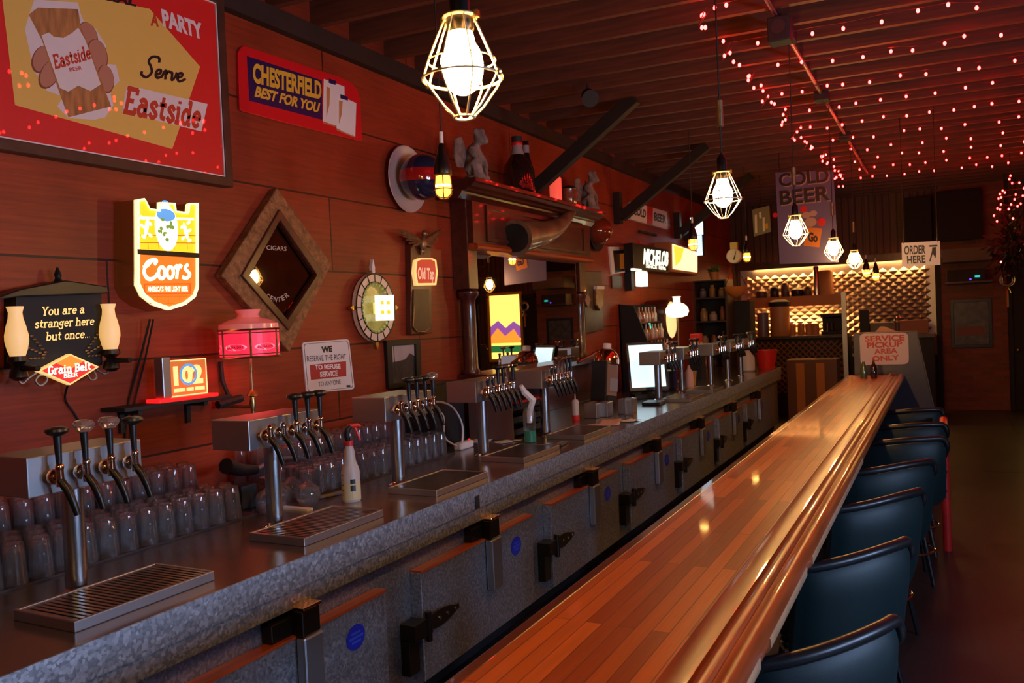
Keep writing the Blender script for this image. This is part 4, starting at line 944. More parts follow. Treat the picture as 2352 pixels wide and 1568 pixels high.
def statue(name, label, x, y, H, rot):
    t = thing(name, label, 'statue', (x, y, KZ), (0, 0, rot), 'gargoyle statues on the cornice')
    b = MB(); s = H
    def e(cx, cy, cz, rx, ry, rz): b.ball((cx * s, cy * s, cz * s), rx * s, ry * s, rz * s, 14, 10)
    def lim(p, r): b.tube([tuple(q * s for q in k) for k in p], .05, 10, radii=[k * s for k in r])
    e(0, 0, .04, .24, .30, .05)
    e(-.06, 0, .34, .15, .19, .26); e(0, 0, .54, .13, .20, .15)                 # trunk, shoulders
    e(.12, 0, .80, .12, .105, .15); e(.21, 0, .73, .09, .075, .07); e(.14, 0, .90, .09, .09, .07); e(.24, 0, .80, .03, .03, .03)   # bowed head, muzzle, brow, nose
    for sy in (-1, 1):
        lim([(.0, sy * .19, .58), (.13, sy * .20, .36), (.17, sy * .11, .10), (.20, sy * .11, .04)], [.075, .06, .05, .055])  # arms
        lim([(-.08, sy * .17, .18), (.10, sy * .26, .30), (.12, sy * .25, .06), (.20, sy * .25, .04)], [.10, .085, .055, .05])   # thighs, shins
        e(.07, sy * .11, .90, .03, .05, .05); lim([(.10, sy * .07, .94), (.06, sy * .10, 1.0)], [.025, .008])
    o = b.build('body', M_stone, t, smooth=True)
    m = o.modifiers.new('fuse', 'REMESH'); m.mode = 'VOXEL'; m.voxel_size = .012 * H / .38; m.use_smooth_shade = True
    for sy in (-1, 1):
        wv = [(-.12, .14, .55), (-.16, .30, .80), (-.20, .50, .72), (-.20, .56, .40), (-.18, .48, .20), (-.14, .30, .22)]
        w = MB(); a = [w._v((p[0] * s, sy * p[1] * s, p[2] * s)) for p in wv]; c = [w._v(((p[0] + .04) * s, sy * p[1] * s, p[2] * s)) for p in wv]; n = len(wv)
        for i in range(n): w._f([a[i], a[(i + 1) % n], c[(i + 1) % n], c[i]])
        w._f(a); w._f(c); w.build('wing', M_stone, t, bevel=.006)
    return t
p = at_x(1092, 408, KX + .04); statue('gargoyle', 'grey stone gargoyle crouching on the near end of the cornice', p.x, p.y, .42, 0.15)
p = at_x(1352, 468, KX + .04); statue('gargoyle', 'grey stone gargoyle crouching on the far end of the cornice', p.x, p.y, .42, .1)
M_darkglass = mat('dark_brown_glass', (.02, .006, .004), .06, coat=1.); M_silver = mat('silver_label', (.30, .25, .24), .4)
def put_lathe(name, label, cat, loc, prof, m, extra=(), seg=28, group=None):
    t = thing(name, label, cat, loc, group=group)
    MB().lathe(prof, seg).build('body', m, t, smooth=True)
    for nm, pr, mm in extra: MB().lathe(pr, seg).build(nm, mm, t, smooth=True)
    return t
y = at_x(1192, 440, KX).y
put_lathe('glass_jug', 'big dark glass jug with a red cap band on the cornice beside the near gargoyle', 'jug', (KX, y, KZ), [(.11, 0), (.135, .02), (.14, .16), (.12, .25), (.06, .34), (.045, .38)], M_darkglass, [('shoulder_label', [(.061, .34), (.046, .40), (.044, .42)], M_silver), ('cap_band', [(.047, .42), (.050, .425), (.050, .445), (.046, .45)], M_redplastic), ('cap', [(.045, .45), (.047, .455), (.047, .50), (.0, .505)], M_matblack)])
put_lathe('tall_bottle', 'tall dark bottle partly behind the timber brace on the cornice', 'bottle', (KX - .10, 6.9, KZ), [(.07, 0), (.075, .02), (.075, .26), (.05, .34), (.032, .42), (.03, .54), (0, .545)], M_darkglass, [('neck_label', [(.034, .43), (.034, .50)], M_silver)])
y = at_x(1277, 455, KX).y; H = .28
put_lathe('red_candle', 'glowing red candle jar on the cornice', 'candle', (KX, y, KZ), [(.055, 0), (.058, .01), (.058, .24), (.05, .25), (0, .25)], glow('lit_red_wax', (1, .10, .06), .7))
y = at_x(1308, 462, KX).y
put_lathe('earthen_pot', 'brown pot with a dark lid between the red candle and the far gargoyle', 'pot', (KX, y, KZ), [(.06, 0), (.075, .03), (.085, .10), (.075, .17), (.08, .18)], mat('brown_glaze', (.16, .05, .025), .2, coat=.6), [('lid', [(.082, .18), (.06, .20), (.02, .215), (0, .22)], M_matblack)])
# horn on the frieze
t = thing('carved_horn', 'large hollow animal horn mounted on the frieze above the mirror', 'horn', (WX + .24, at_x(1195, 550, -3.24).y, at_x(1195, 550, -3.24).z))
hp = []
for (u, v, o_) in ((1184, 546, .02), (1215, 540, .02), (1250, 535, .03), (1280, 520, .03), (1305, 498, .03), (1322, 476, .02)):
    q = at_x(u, v, WX + .26 + o_); hp.append((q.x - t.location.x, q.y - t.location.y, q.z - t.location.z))
cv = catmull(hp, 6); n = len(cv); rad = [.145 * (1 - i / (n - 1)) ** .8 + .012 for i in range(n)]
M_horn = mat('brown_horn', (.17, .075, .035), .4, var=.5, vscale=9, coat=.3)
hb_ = MB().tube(cv, .1, 20, radii=rad); 
hb_.build('horn_body', M_horn, t, smooth=True)
d0 = (Vector(cv[0]) - Vector(cv[1])).normalized()
MB().tube([Vector(cv[0]) + d0 * .001, Vector(cv[0]) + d0 * .012], rad[0] * .78, 20).build('mouth_shade', M_black, t)  # black disc over the mouth, painted as the shade inside the horn
# ================================================================== timber braces
for k, (y, lab) in enumerate(((7.05, 'black timber brace nearest the camera, rising from behind the cornice to the joists'), (9.55, 'second black timber brace, rising above the mirror to the joists'), (12.1, 'farthest black timber brace, beside the amber jar lamp'))):
    t = thing('timber_brace', lab, 'brace', (WX, y, 2.85), group='timber braces')
    a, b = Vector((.09, 0, .16)), Vector((1.15, 0, .875)); d = (b - a).normalized(); nrm = Vector((-d.z, 0, d.x)) * .06
    MB().rings([[a + nrm + Vector((0, s, 0)) for s in (-.045, .045)] + [a - nrm + Vector((0, s, 0)) for s in (.045, -.045)], [b + nrm + Vector((0, s, 0)) for s in (-.045, .045)] + [b - nrm + Vector((0, s, 0)) for s in (.045, -.045)]]).build('beam', M_brace, t, bevel=.005)
    MB().box(0, .09, -.05, .05, .08, .46).build('wall_cleat', M_brace, t, bevel=.004)
# ================================================================== pendant cage lamps
M_bulb = glow('hot_bulb', (1, .58, .18), LAMP); M_amberlit = glow('amber_jar_lit', (1, .40, .05), 3.6); M_amberhot = glow('amber_bulb', (1, .60, .16), AMBER)
M_cage = mat('pale_cage_wire', (.75, .62, .42), .35, .6)
M_cord = mat('brown_cord', (.02, .012, .01), .6)
ZC = 3.72
def cage(y, label, first=None, x=-.90, z=2.372):
    t = thing('cage_lamp', label, 'pendant lamp', (x, y, z), group='caged pendant lamps over the bar')
    MB().ball((0, 0, -.018), .046, .046, .062, 20, 14).lathe([(.034, .015), (.026, .05), (.018, .068)], 16).build('bulb', M_bulb, t, smooth=True)
    w = MB(); N = 8
    prof = [(.032, .085), (.047, .052), (.073, -.008), (.086, -.045), (.076, -.062), (.044, -.105), (.020, -.128)]
    for i in range(N):
        a = 2 * PI * i / N; w.tube([(r * math.cos(a), r * math.sin(a), z_) for r, z_ in prof], .0022, 6)
    for r, z_, th in ((.086, -.045, .003), (.034, .085, .004), (.022, -.128, .0028), (.073, -.008, .0016)):
        w.tube([(r * math.cos(2 * PI * i / 28), r * math.sin(2 * PI * i / 28), z_) for i in range(28)], th, 6, closed=True)
    w.build('wire_cage', M_cage, t, smooth=True)
    for s in (-1, 1):
        MB().ball((s * .088, 0, -.045), .0075, seg=8, rings=6).build('cage_hinge', M_brass, t)
        MB().box(s * .034 - .012, s * .034 + .012, -.006, .006, .078, .092).build('cage_clamp', M_brass, t)
    MB().lathe([(.026, .052), (.030, .06), (.030, .085), (.026, .092), (.022, .096), (.022, .15), (.014, .16), (.006, .175)], 18).build('socket', M_darkmetal, t, smooth=True)
    MB().cyl((0, 0, .17), (0, 0, 3.925 - z), .004, seg=8).build('cord', M_cord, t)
    MB().lathe([(.016, .30), (.016, .42)], 12).build('cord_grip', M_oldbrass, t, smooth=True)
    return t
for y, lab in ((-.70, 'cage pendant lamp behind the camera end of the bar'), (1.55, 'nearest big bare-bulb cage pendant lamp, at the top of the picture'), (3.93, 'second cage pendant lamp from the camera, at the lower end of the second timber brace'), (6.1, 'third cage pendant lamp, hanging in front of the blue banner'), (8.39, 'fourth cage pendant lamp, at the right edge of the blue banner'), (10.48, 'fifth and farthest cage pendant lamp over the bar')):
    cage(y, lab)
def jar(x, y, z, label, cordtop=True):
    t = thing('jar_lamp', label, 'pendant lamp', (x, y, z), group='amber jar lamps')
    MB().lathe([(.030, .052), (.040, .045), (.042, -.02), (.036, -.045), (.018, -.058), (0, -.06)], 20).build('amber_jar', M_amberlit, t, smooth=True)
    MB().ball((0, 0, -.004), .0425, .0425, .034, 16, 10).build('glow_core', M_amberhot, t, smooth=True)
    w = MB()
    for i in range(6):
        a = 2 * PI * i / 6; w.tube([(r * math.cos(a), r * math.sin(a), q) for r, q in ((.044, .055), (.049, .0), (.046, -.045), (.022, -.067), (.0, -.070))], .003, 6)
    for r, q in ((.049, -.02), (.046, .055)): w.tube([(r * math.cos(2 * PI * i / 20), r * math.sin(2 * PI * i / 20), q) for i in range(20)], .003, 6, closed=True)
    w.build('jar_guard', M_brass, t, smooth=True)
    MB().lathe([(.044, .05), (.048, .06), (.048, .09), (.040, .13), (.026, .17), (.018, .21), (.012, .22)], 20).build('cast_holder', M_darkmetal, t, smooth=True)
    MB().lathe([(.011, .22), (.011, .28)], 10).build('white_nipple', M_white, t, smooth=True)
    if cordtop: MB().cyl((0, 0, .27), (0, 0, 3.925 - z), .004, seg=8).build('cord', M_cord, t)
    return t
jar(-2.3, 3.71, 2.53, 'nearest amber jar lamp, in front of the blue globe wall light')
jar(-2.3, 8.6, 2.53, 'amber jar lamp beside the tall white lit sign')
jar(-2.3, 11.3, 2.53, 'amber jar lamp hanging right of the round clock')
# ================================================================== red string lights along the joists
M_led = glow('red_mini_bulb', (1, .013, .012), LED); M_wire = mat('red_lit_wire', (.10, .01, .008), .5)
bulb_me = None
RN = ['first', 'second', 'third', 'fourth', 'fifth', 'sixth', 'seventh', 'eighth', 'ninth', 'tenth', 'eleventh', 'twelfth', 'thirteenth']
for r in range(-2, 11):
    yj = 3.9 + .392 * (3 + 2 * r) + .14
    t = thing('string_lights', 'string of red mini lights along a ceiling joist, %s row from the camera' % RN[r + 2], 'string lights', (0, yj, 3.70), (0, 0, JR * .9), 'red string lights on the ceiling')
    pts, bl = [], []
    x = -1.28 + R.uniform(-.04, .06); nb = 22
    for k in range(5):                                             # loop hanging at the left end
        bl.append((x + R.uniform(-.05, .07), R.uniform(-.05, .12), -R.uniform(.0, .16)))
    pts.append((x + .02, .1, -.02)); pts.append((x - .04, .04, -.12)); pts.append((x + .03, -.04, -.03))
    while x < 1.95:
        x += R.uniform(.13, .25) * (1 if r < 6 else 1.25); z = -.012 - abs(R.gauss(0, .014)); yy = -.035 + R.uniform(-.012, .012)
        pts.append((x, yy, z)); bl.append((x + R.uniform(-.02, .02), yy - R.uniform(-.02, .05), z - R.uniform(.012, .05)))
    MB().tube(pts, .0035, 5).build('cord', M_wire, t)
    for q in bl:
        if bulb_me is None:
            o = MB().ball((0, 0, 0), .011, .011, .015, 8, 6).build('bulb', M_led, t, smooth=True); bulb_me = o.data
        else:
            o = bpy.data.objects.new('bulb', bulb_me); COL.objects.link(o); o.parent = t
        o.location = q
t = thing('string_lights', 'tangle of red mini lights wound round the dark hanging plant at the far right', 'string lights', (0, 12.6, 0), group='red string lights on the ceiling')
pts = []
for (u, v) in ((2320, 405), (2318, 412), (2325, 420), (2340, 422), (2352, 432), (2303, 438), (2308, 442), (2296, 447), (2294, 455), (2300, 452), (2334, 445), (2349, 450), (2331, 457), (2322, 470), (2345, 467), (2336, 475), (2300, 468), (2292, 477), (2297, 481), (2317, 480), (2283, 495), (2290, 508), (2298, 602), (2328, 500)):
    q = at_y(u, v, 12.6) ; pts.append((q.x, R.uniform(-.1, .1), q.z))
    o = bpy.data.objects.new('bulb', bulb_me); COL.objects.link(o); o.parent = t; o.location = pts[-1]
MB().tube(pts[:22], .004, 5).build('cord', M_wire, t)
# conduit, junction boxes, smoke-detector like fixture on the ceiling
t = thing('ceiling_conduit', 'thin metal conduit running along the joists above the lamps', 'conduit', (-.9, 0, 3.70))
MB().cyl((0, 1., 0), (0, 13., 0), .014, seg=10).build('pipe', M_steelmat, t, smooth=True)
for y in (6.0, 7.9, 9.9): MB().box(-.06, .06, y - .08, y + .08, -.06, .02).build('junction_box', M_matblack, t, bevel=.004)
t = thing('ceiling_speaker', 'small black speaker hung from the joists at the top right', 'speaker', (-.88, 5.62, 3.52))
MB().box(-.07, .07, -.07, .07, 0, .16).build('cabinet', M_matblack, t, bevel=.01); MB().box(-.015, .015, -.015, .015, .16, .22).build('hanger', M_matblack, t)
MB().cyl((0, -.0705, .09), (0, -.074, .09), .045, seg=20).build('speaker_cone', M_rubber, t)
p = at_z(1350, 210, 3.66)
t = thing('ceiling_spotlight', 'small dark spotlight clamped to the joists above the first brace', 'spotlight', tuple(p))
MB().cyl((0, 0, -.03), (.06, -.10, -.09), .055, .07, seg=18).build('spot_can', M_matblack, t, smooth=True); MB().tube([(0, 0, .06), (0, 0, -.03)], .012, 8).build('stem', M_matblack, t)
# ================================================================== banner, order sign
bc = [at_y(u, v, 10.6) for u, v in ((1781, 396), (1914, 392), (1926, 602), (1791, 606))]
t = thing('beer_banner', 'big hanging blue banner with black block letters above an orange panel', 'banner', (bc[0].x, 10.6, bc[0].z), BACKROT)
def bl_(u, v): q = at_y(u, v, 10.6); return (q.x - t.location.x, q.z - t.location.z)
M_bluecl = mat('dusty_blue_cloth', (.14, .10, .21), .8); M_orcl = mat('orange_print', (.60, .17, .02), .6); M_pinkcl = mat('pale_print', (.42, .24, .20), .7)
w_ = abs(bl_(1914, 0)[0]); h_ = abs(bl_(1791, 606)[1])
fb = MB()
for zz in (0,): fb.prism([bl_(1781, 396), bl_(1914, 392), bl_(1926, 602), bl_(1791, 606)], -.006, .006)
fb.build('banner_cloth', M_bluecl, t)
for tx, a, b, tp in (('COLD', (1790, 428), (1905, 416), (1788, 400)), ('BEER', (1792, 470), (1908, 458), (1790, 439))):
    q = [bl_(*k) for k in (a, b, tp)]
    lettering(tx, (q[0][0] + .012, q[0][1] - .012), (q[1][0] + .012, q[1][1] - .012), (q[2][0] + .012, q[2][1] - .012), M_pinkcl, t, .0075, bold=.03)
    lettering(tx, q[0], q[1], q[2], P_blk, t, .009, bold=.03)
MB().prism([bl_(*k) for k in ((1850, 522), (1888, 524), (1882, 568), (1846, 564))], .006, .009).build('orange_panel', M_orcl, t)
q = [bl_(*k) for k in ((1856, 553), (1878, 555), (1857, 534))]; lettering('Go', q[0], q[1], q[2], P_blk, t, .0095, bold=.05)
g = MB()
for (u, v, r_) in ((1862, 510, .07), (1852, 494, .05), (1868, 490, .045)): g.sheet(ell(*bl_(u, v), r_, r_ * .8, 18), .0072 + r_ * .01)
g.build('pale_figure_print', M_pinkcl, t)
for (u, v, r_) in ((1887, 510, .05), (1781, 494, .03), (1846, 480, .04)): MB().sheet(ell(*bl_(u, v), r_, r_, 14), .0085 + r_ * .003).build('red_print', M_red, t)
M2 = [bl_(1850, 470), bl_(1900, 472), bl_(1895, 560), bl_(1846, 556)]
MB().prism([bl_(*k) for k in ((1800, 500), (1850, 470), (1905, 540), (1860, 575), (1815, 560))], -.0075, -.0065).build('reverse_print', M_orcl, t)
for u in (1790, 1906): a = bl_(u, 395); MB().cyl((a[0], a[1], 0), (a[0], 3.925 - t.location.z, 0), .004, seg=6).build('hanging_chain', M_darkmetal, t)
oc = [at_y(u, v, 9.5) for u, v in ((2071, 558), (2159, 553), (2160, 608), (2072, 612))]
t = thing('order_sign', 'white hanging ORDER HERE sign with a pointing hand', 'sign', tuple(oc[0]), BACKROT)
def bl_(u, v): q = at_y(u, v, 9.5); return (q.x - t.location.x, q.z - t.location.z)
MB().prism([bl_(2071, 558), bl_(2159, 553), bl_(2160, 608), bl_(2072, 612)], -.008, .008).build('sign_plate', M_paper, t)
for tx, a, b, tp in (('ORDER', (2077, 584), (2126, 582), (2077, 565)), ('HERE', (2084, 605), (2126, 603), (2083, 588))):
    q = [bl_(*k) for k in (a, b, tp)]; lettering(tx, q[0], q[1], q[2], P_blk, t, .009, bold=.03)
hd = MB().sheet([bl_(*k) for k in ((2134, 563), (2153, 562), (2153, 566), (2134, 567))], .009)
hd.sheet([bl_(*k) for k in ((2141, 568), (2150, 567), (2150, 580), (2146, 588), (2140, 580))], .0091).sheet([bl_(*k) for k in ((2140, 578), (2143, 580), (2137, 601), (2134, 600))], .0092).sheet([bl_(*k) for k in ((2147, 582), (2151, 580), (2149, 592), (2146, 590))], .0093)
hd.build('pointing_hand_print', P_blk, t)
for u, v in ((2076, 557), (2153, 553)): a = bl_(u, v); MB().cyl((a[0], a[1], 0), (a[0], 3.925 - t.location.z, 0), .004, seg=6).cyl((a[0], a[1] - .015, .0), (a[0], a[1] + .02, .0), .009, seg=8).build('hanging_chain', M_darkmetal, t)
# ================================================================== farther along the red wall
# white-lettered black lit box sign with a lit tube below
t = wthing('lit_box_sign', 'black lit box sign with bright white block letters, hung on a dark bar', 'sign', 1494, 592, .20)
D = .24
MB().box(*[k for k in (wl(t, 1455, 560, D)[0], wl(t, 1536, 600, D)[0])], wl(t, 1480, 621, D)[1], wl(t, 1480, 562, D)[1], .11, .235).build('sign_box', M_black, t, bevel=.006)
M_wl2 = glow('white_lit_letters', (1, .98, .72), 1.6)
for tx, a, b, tp, bo in (('MICHELOB', (1478, 604), (1535, 609), (1480, 572), .05), ('SINCE 1896', (1484, 614), (1530, 620), (1484, 606), .03)):
    q = [wl(t, u, v, D) for u, v in (a, b, tp)]; lettering(tx, q[0], q[1], q[2], M_wl2, t, .237, bold=bo)
a, b = wl(t, 1483, 622, D), wl(t, 1496, 657, D)
MB().box(a[0], b[0], b[1], a[1], .10, .20).build('lit_tube', M_wl2, t, bevel=.01)
MB().box(a[0] - .12, a[0] - .02, b[1] - .05, a[1] + .05, 0, .09).build('mounting_bar', M_matblack, t)
a, b = wl(t, 1456, 618, D), wl(t, 1474, 618, D); MB().box(a[0], b[0], a[1] - .012, a[1] + .012, .2, .237).build('light_slot', M_wl2, t)
a = wl(t, 1488, 562, D); MB().box(a[0] - .03, a[0] + .03, a[1], a[1] + .05, .1, .15).build('red_cap', M_redplastic, t)
# warm yellow lit sign
t = wthing('yellow_lit_sign', 'glowing yellow and white wooden-cased sign right of the black lit box sign', 'sign', 1572, 592, .2)
D = .25; q = [wl(t, *k, D) for k in ((1548, 560), (1604, 579), (1604, 625), (1549, 617))]
MB().prism([(q[0][0] - .1, q[3][1] - .04), (q[1][0] + .02, q[2][1] - .04), (q[1][0] + .02, q[1][1] + .03), (q[0][0] - .1, q[0][1] + .03)], 0, .225).build('wooden_case', mat('orange_wood_case', (.40, .14, .04), .5), t, bevel=.006)
MB().prism(q, .22, .235).build('lit_face', glow('warm_lit_face', (1, .80, .34), 1.7), t)
MB().sheet([(q[0][0] + .03, q[0][1] - .02), (q[0][0] + .55, q[0][1] - .03), (q[0][0] + .35, q[0][1] - .22), (q[0][0] + .08, q[0][1] - .30)], .2355).build('yellow_print', glow('lit_yellow_print', (1, .72, .05), 1.1), t)
# tall white-blue lit sign, turned out from the wall
q = at_x(1607, 540, WX + .25)
t = thing('tall_lit_sign', 'tall narrow white and blue lit sign sticking out from the wall', 'sign', (WX, q.y, q.z))
ZT, ZM, ZB = [at_x(1607, v, WX + .25).z - q.z for v in (498, 541, 588)]
MB().box(.12, .33, -.06, .06, ZM, ZT).box(.14, .31, -.06, .06, ZB, ZM).box(0, .12, -.02, .02, ZM - .05, ZM + .05).build('sign_case', M_matblack, t, bevel=.005)
MB().box(.13, .32, -.066, -.06, ZM + .01, ZT - .01).build('white_face', glow('white_lit_face', (1, 1, .85), 1.8), t)
MB().box(.15, .30, -.066, -.06, ZB + .01, ZM).build('blue_face', glow('pale_blue_lit_face', (.55, .78, 1), 1.3), t)
# cold beer arrow board
t = wthing('cold_beer_board', 'cream COLD BEER board with a red centre stripe high on the wall', 'sign', 1495, 492, .06)
D = .07; q = [wl(t, *k, D) for k in ((1455, 462), (1536, 486), (1537, 527), (1452, 503))]
MB().prism(q, .004, .05).build('board', M_white, t, bevel=.004)
def lerpq(f, g): a = Vector(q[0]) * (1 - f) + Vector(q[1]) * f; b = Vector(q[3]) * (1 - f) + Vector(q[2]) * f; return tuple(a * (1 - g) + b * g)
MB().sheet([lerpq(.40, 0), lerpq(.56, 0), lerpq(.56, 1), lerpq(.40, 1)], .0505).build('red_stripe', M_red, t)
for tx, f0, f1 in (('COLD', .06, .37), ('BEER', .60, .95)): lettering(tx, lerpq(f0, .68), lerpq(f1, .68), lerpq(f0, .25), P_blk, t, .051, bold=.04)
MB().box(-.4, .3, -.27, -.24, .004, .04).build('lower_ledge', M_matblack, t)
# picture with an amber beer glass
t = wthing('beer_glass_picture', 'small cream framed panel with a raised amber beer glass', 'picture', 1424, 605, .04)
D = .05; q = [wl(t, *k, D) for k in ((1405, 566), (1438, 566), (1441, 625), (1411, 629))]
MB().prism(q, 0, .02).build('back_panel', M_white, t); MB().prism([(q[0][0] * .6, q[0][1] * .8), (q[1][0] * .95, q[1][1] * .8), (q[2][0] * .8, q[2][1] * .85), (q[3][0] * .5, q[3][1] * .85)], .02, .024).build('dark_print', P_blk, t)
gq = [wl(t, *k, D) for k in ((1428, 582), (1446, 582), (1443, 617), (1429, 617))]
MB().prism(gq, .02, .09).build('amber_glass', mat('amber_plastic', (.65, .20, .03), .25, coat=.6, emit=(.8, .22, .02), es=.12), t, bevel=.008)
MB().box(q[3][0], q[2][0] - .1, q[3][1] - .17, q[3][1] - .02, 0, .02).build('caption_plate', M_framewood, t)
# long wooden key plaque with a tag
t = wthing('tap_plaque', 'tall dark wooden plaque with a pale beer tap handle mounted on it', 'plaque', 1365, 690, .08)
D = .10; q = [wl(t, *k, D) for k in ((1343, 622), (1386, 622), (1390, 758), (1350, 765))]
MB().prism(q, 0, .08).build('board', M_framewood, t, bevel=.006)
MB().prism([wl(t, *k, D) for k in ((1344, 690), (1350, 673), (1358, 688), (1351, 706))], .08, .10).build('carved_knob', mat('carved_tan', (.26, .12, .07), .5), t, bevel=.004)
MB().prism([wl(t, *k, D) for k in ((1367, 658), (1384, 658), (1383, 700), (1375, 714), (1368, 702))], .08, .12).build('tap_handle', M_oldbrass, t, bevel=.01)
MB().prism([wl(t, *k, D) for k in ((1367, 657), (1384, 657), (1384, 664), (1367, 664))], .08, .123).build('pale_tip', M_white, t)
# black slanted bottle cabinet with small bottles
cy0, cy1 = 9.55, 10.4
t = thing('bottle_cabinet', 'black slant-fronted shelf cabinet holding three rows of little bottles', 'cabinet', (WX, cy0, CT))
pr = [(0, 0), (.42, 0), (.42, .36), (.19, .99), (0, 1.02)]
for yy in (0, cy1 - cy0 - .03): MB(Matrix(((1, 0, 0, 0), (0, 0, 1, 0), (0, 1, 0, 0), (0, 0, 0, 1)))).prism(pr, yy, yy + .03).build('side_panel', M_matblack, t)
MB().box(0, .02, 0, cy1 - cy0, 0, 1.01).build('back_panel', M_matblack, t)
for z, d_ in ((.38, .40), (.58, .33), (.79, .25)): MB().box(.02, d_, .03, cy1 - cy0 - .03, z - .02, z).build('shelf', M_darkwood, t)
BM = [mat('bottle_clear', (.42, .26, .20), .15, coat=1.), mat('bottle_amber', (.30, .09, .03), .12, coat=1.), mat('bottle_pale', (.50, .38, .32), .15, coat=1.)]
def bottle_bm(h, r): return MB().lathe([(r * .9, 0), (r, .01), (r, h * .55), (r * .45, h * .72), (r * .38, h * .93), (r * .45, h * .94), (r * .45, h), (0, h)], 14)
BOT = [bottle_bm(.18, .030).build('liquor_bottle', m, smooth=True) for m in BM]
lab3 = ('lowest', 'middle', 'top'); cnt = 0
for r, (z, d_) in enumerate(((.38, .36), (.58, .29), (.79, .21))):
    for k in range(6):
        b = BOT[cnt % 3]; o = b if cnt < 3 else b.copy()
        if cnt >= 3: COL.objects.link(o)
        o.location = (WX + d_, cy0 + .13 + k * .125, CT + z); cnt += 1
        tag(o, 'little liquor bottle standing on the %s shelf of the black slanted cabinet' % lab3[r], 'bottle', '%s shelf of little bottles' % lab3[r])
M_tealglow = glow('teal_lit_strip', (.05, .85, .55), 1.4)
tag(MB().lathe([(.025, 0), (.026, .12), (.012, .16), (.012, .19)], 12).build('teal_bottle', M_tealglow, loc=(WX + .22, 10.05, CT + .58)), 'glowing teal bottle standing on the middle shelf in front of the others', 'bottle')
# round drum sign seen from the side
q = at_x(1522, 735, WX + .2)
t = thing('drum_sign', 'round drum-shaped lit sign with a glowing cream face, left of the small white globe lamp', 'sign', (WX, q.y, q.z))
ax = Matrix.Rotation(PI / 2, 4, 'Y')
MB(ax).lathe([(.25, 0), (.27, .02), (.27, .30), (.25, .32)], 36).build('drum_case', M_darkwood, t, smooth=True)
MB(ax).lathe([(.24, .322), (.20, .335), (.0, .34)], 36).build('lit_face', glow('cream_lit_face', (1, .70, .28), 1.0), t, smooth=True)
# small white globe lamp on a stand
q = at_x(1555, 712, WX + .55)
t = thing('milk_glass_lamp', 'small lit white milk glass lamp with a chimney, on a thin stem', 'lamp', (WX + .55, q.y, CT))
zc = q.z - CT; M_milk = glow('lit_white_glass', (1, .86, .50), 3.0)
MB().lathe([(.06, zc - .09), (.125, zc - .07), (.145, zc - .02), (.135, zc + .03), (.09, zc + .075), (.045, zc + .09), (.045, zc + .16), (.055, zc + .17)], 28, cap1=False).build('glass_shade', M_milk, t, smooth=True)
MB().cyl((0, 0, 0), (0, 0, zc - .09), .014, seg=10).lathe([(.09, 0), (.09, .015), (.03, .04)], 20).build('lamp_stem', M_oldbrass, t, smooth=True)
# ================================================================== things on the zinc counter
def on(u, v, z=CT): q = at_z(u, v, z); return (q.x, q.y, z)
# spray bottle
sx, sy = -2.66, 3.28
M_milkplastic = mat('milky_plastic', (.66, .56, .50), .35, emit=None, trans=.25)
t = thing('spray_bottle', 'milky white spray bottle with a red and black trigger head', 'bottle', (sx, sy, CT))
MB().lathe([(.043, 0), (.047, .006), (.047, .145), (.043, .165), (.030, .20), (.026, .25), (.020, .272), (.018, .28)], 28).build('bottle_body', M_milkplastic, t, smooth=True)
MB().lathe([(.0475, .012), (.0476, .10)], 28, cap0=False, cap1=False).build('liquid_level', mat('pale_yellow_liquid', (.60, .50, .28), .3), t, smooth=True)['label'] = 'pale yellow liquid'
MB().cyl((0, 0, .278), (0, 0, .302), .021, seg=20).build('red_collar', M_redplastic, t, smooth=True)
MB().tube([(-.002, -.004, .30), (-.004, -.01, .335), (.0, -.005, .362), (.012, .006, .378)], .014, 10, radii=[.013, .016, .016, .012]).build('black_trigger_body', M_black, t, smooth=True)
MB().tube([(.0, -.0, .375), (.028, .045, .375), (.03, .05, .368)], .012, 8).tube([(.016, .03, .37), (.026, .04, .33), (.03, .05, .30)], .007, 8).build('red_trigger', M_redplastic, t, smooth=True)
gm = MB()
for z in (.035, .06, .085, .11, .135):
    for (a0, a1) in ((-2.05, -1.75),): gm.rings([[(.0480 * math.cos(a), .0480 * math.sin(a), zz) for zz in (z, z + .004)] for a in [a0 + (a1 - a0) * i / 4 for i in range(5)]], False, False)
for z0, z1 in ((.055, .085), (.092, .115)): gm.rings([[(.0481 * math.cos(a), .0481 * math.sin(a), zz) for zz in (z0, z1)] for a in [-.95 + .55 * i / 6 for i in range(7)]], False, False)
gm.build('printed_marks', P_blk, t)
# soda gun with its hose
x, y, z = on(500, 1065, CT + .12)
t = thing('soda_gun', 'black soda gun resting in a holder with a grey hose behind the second tap tower', 'soda gun', (-3.1, 2.98, CT))
MB().box(-.05, .05, -.05, .06, .0, .12).build('holder', M_matblack, t, bevel=.01)
MB().tube([(.04, -.13, .235), (0, 0, .19), (-.02, .12, .17)], .028, 10, radii=[.038, .032, .024]).build('gun_body', M_black, t, smooth=True)
MB().tube(catmull([(-.02, .12, .17), (-.0, .28, .20), (.05, .45, .16), (.1, .5, .05), (.15, .35, .01), (.2, .2, .01), (.28, .42, .01), (.2, .6, .01)], 6), .011, 8).build('hose', mat('grey_hose', (.10, .08, .09), .35), t, smooth=True)
tag(MB().box(-3.05, -2.72, 3.02, 3.06, CT, CT + .01).build('white_stick', M_paper), 'thin white straw-like strip lying beside the balloon glasses', 'strip')
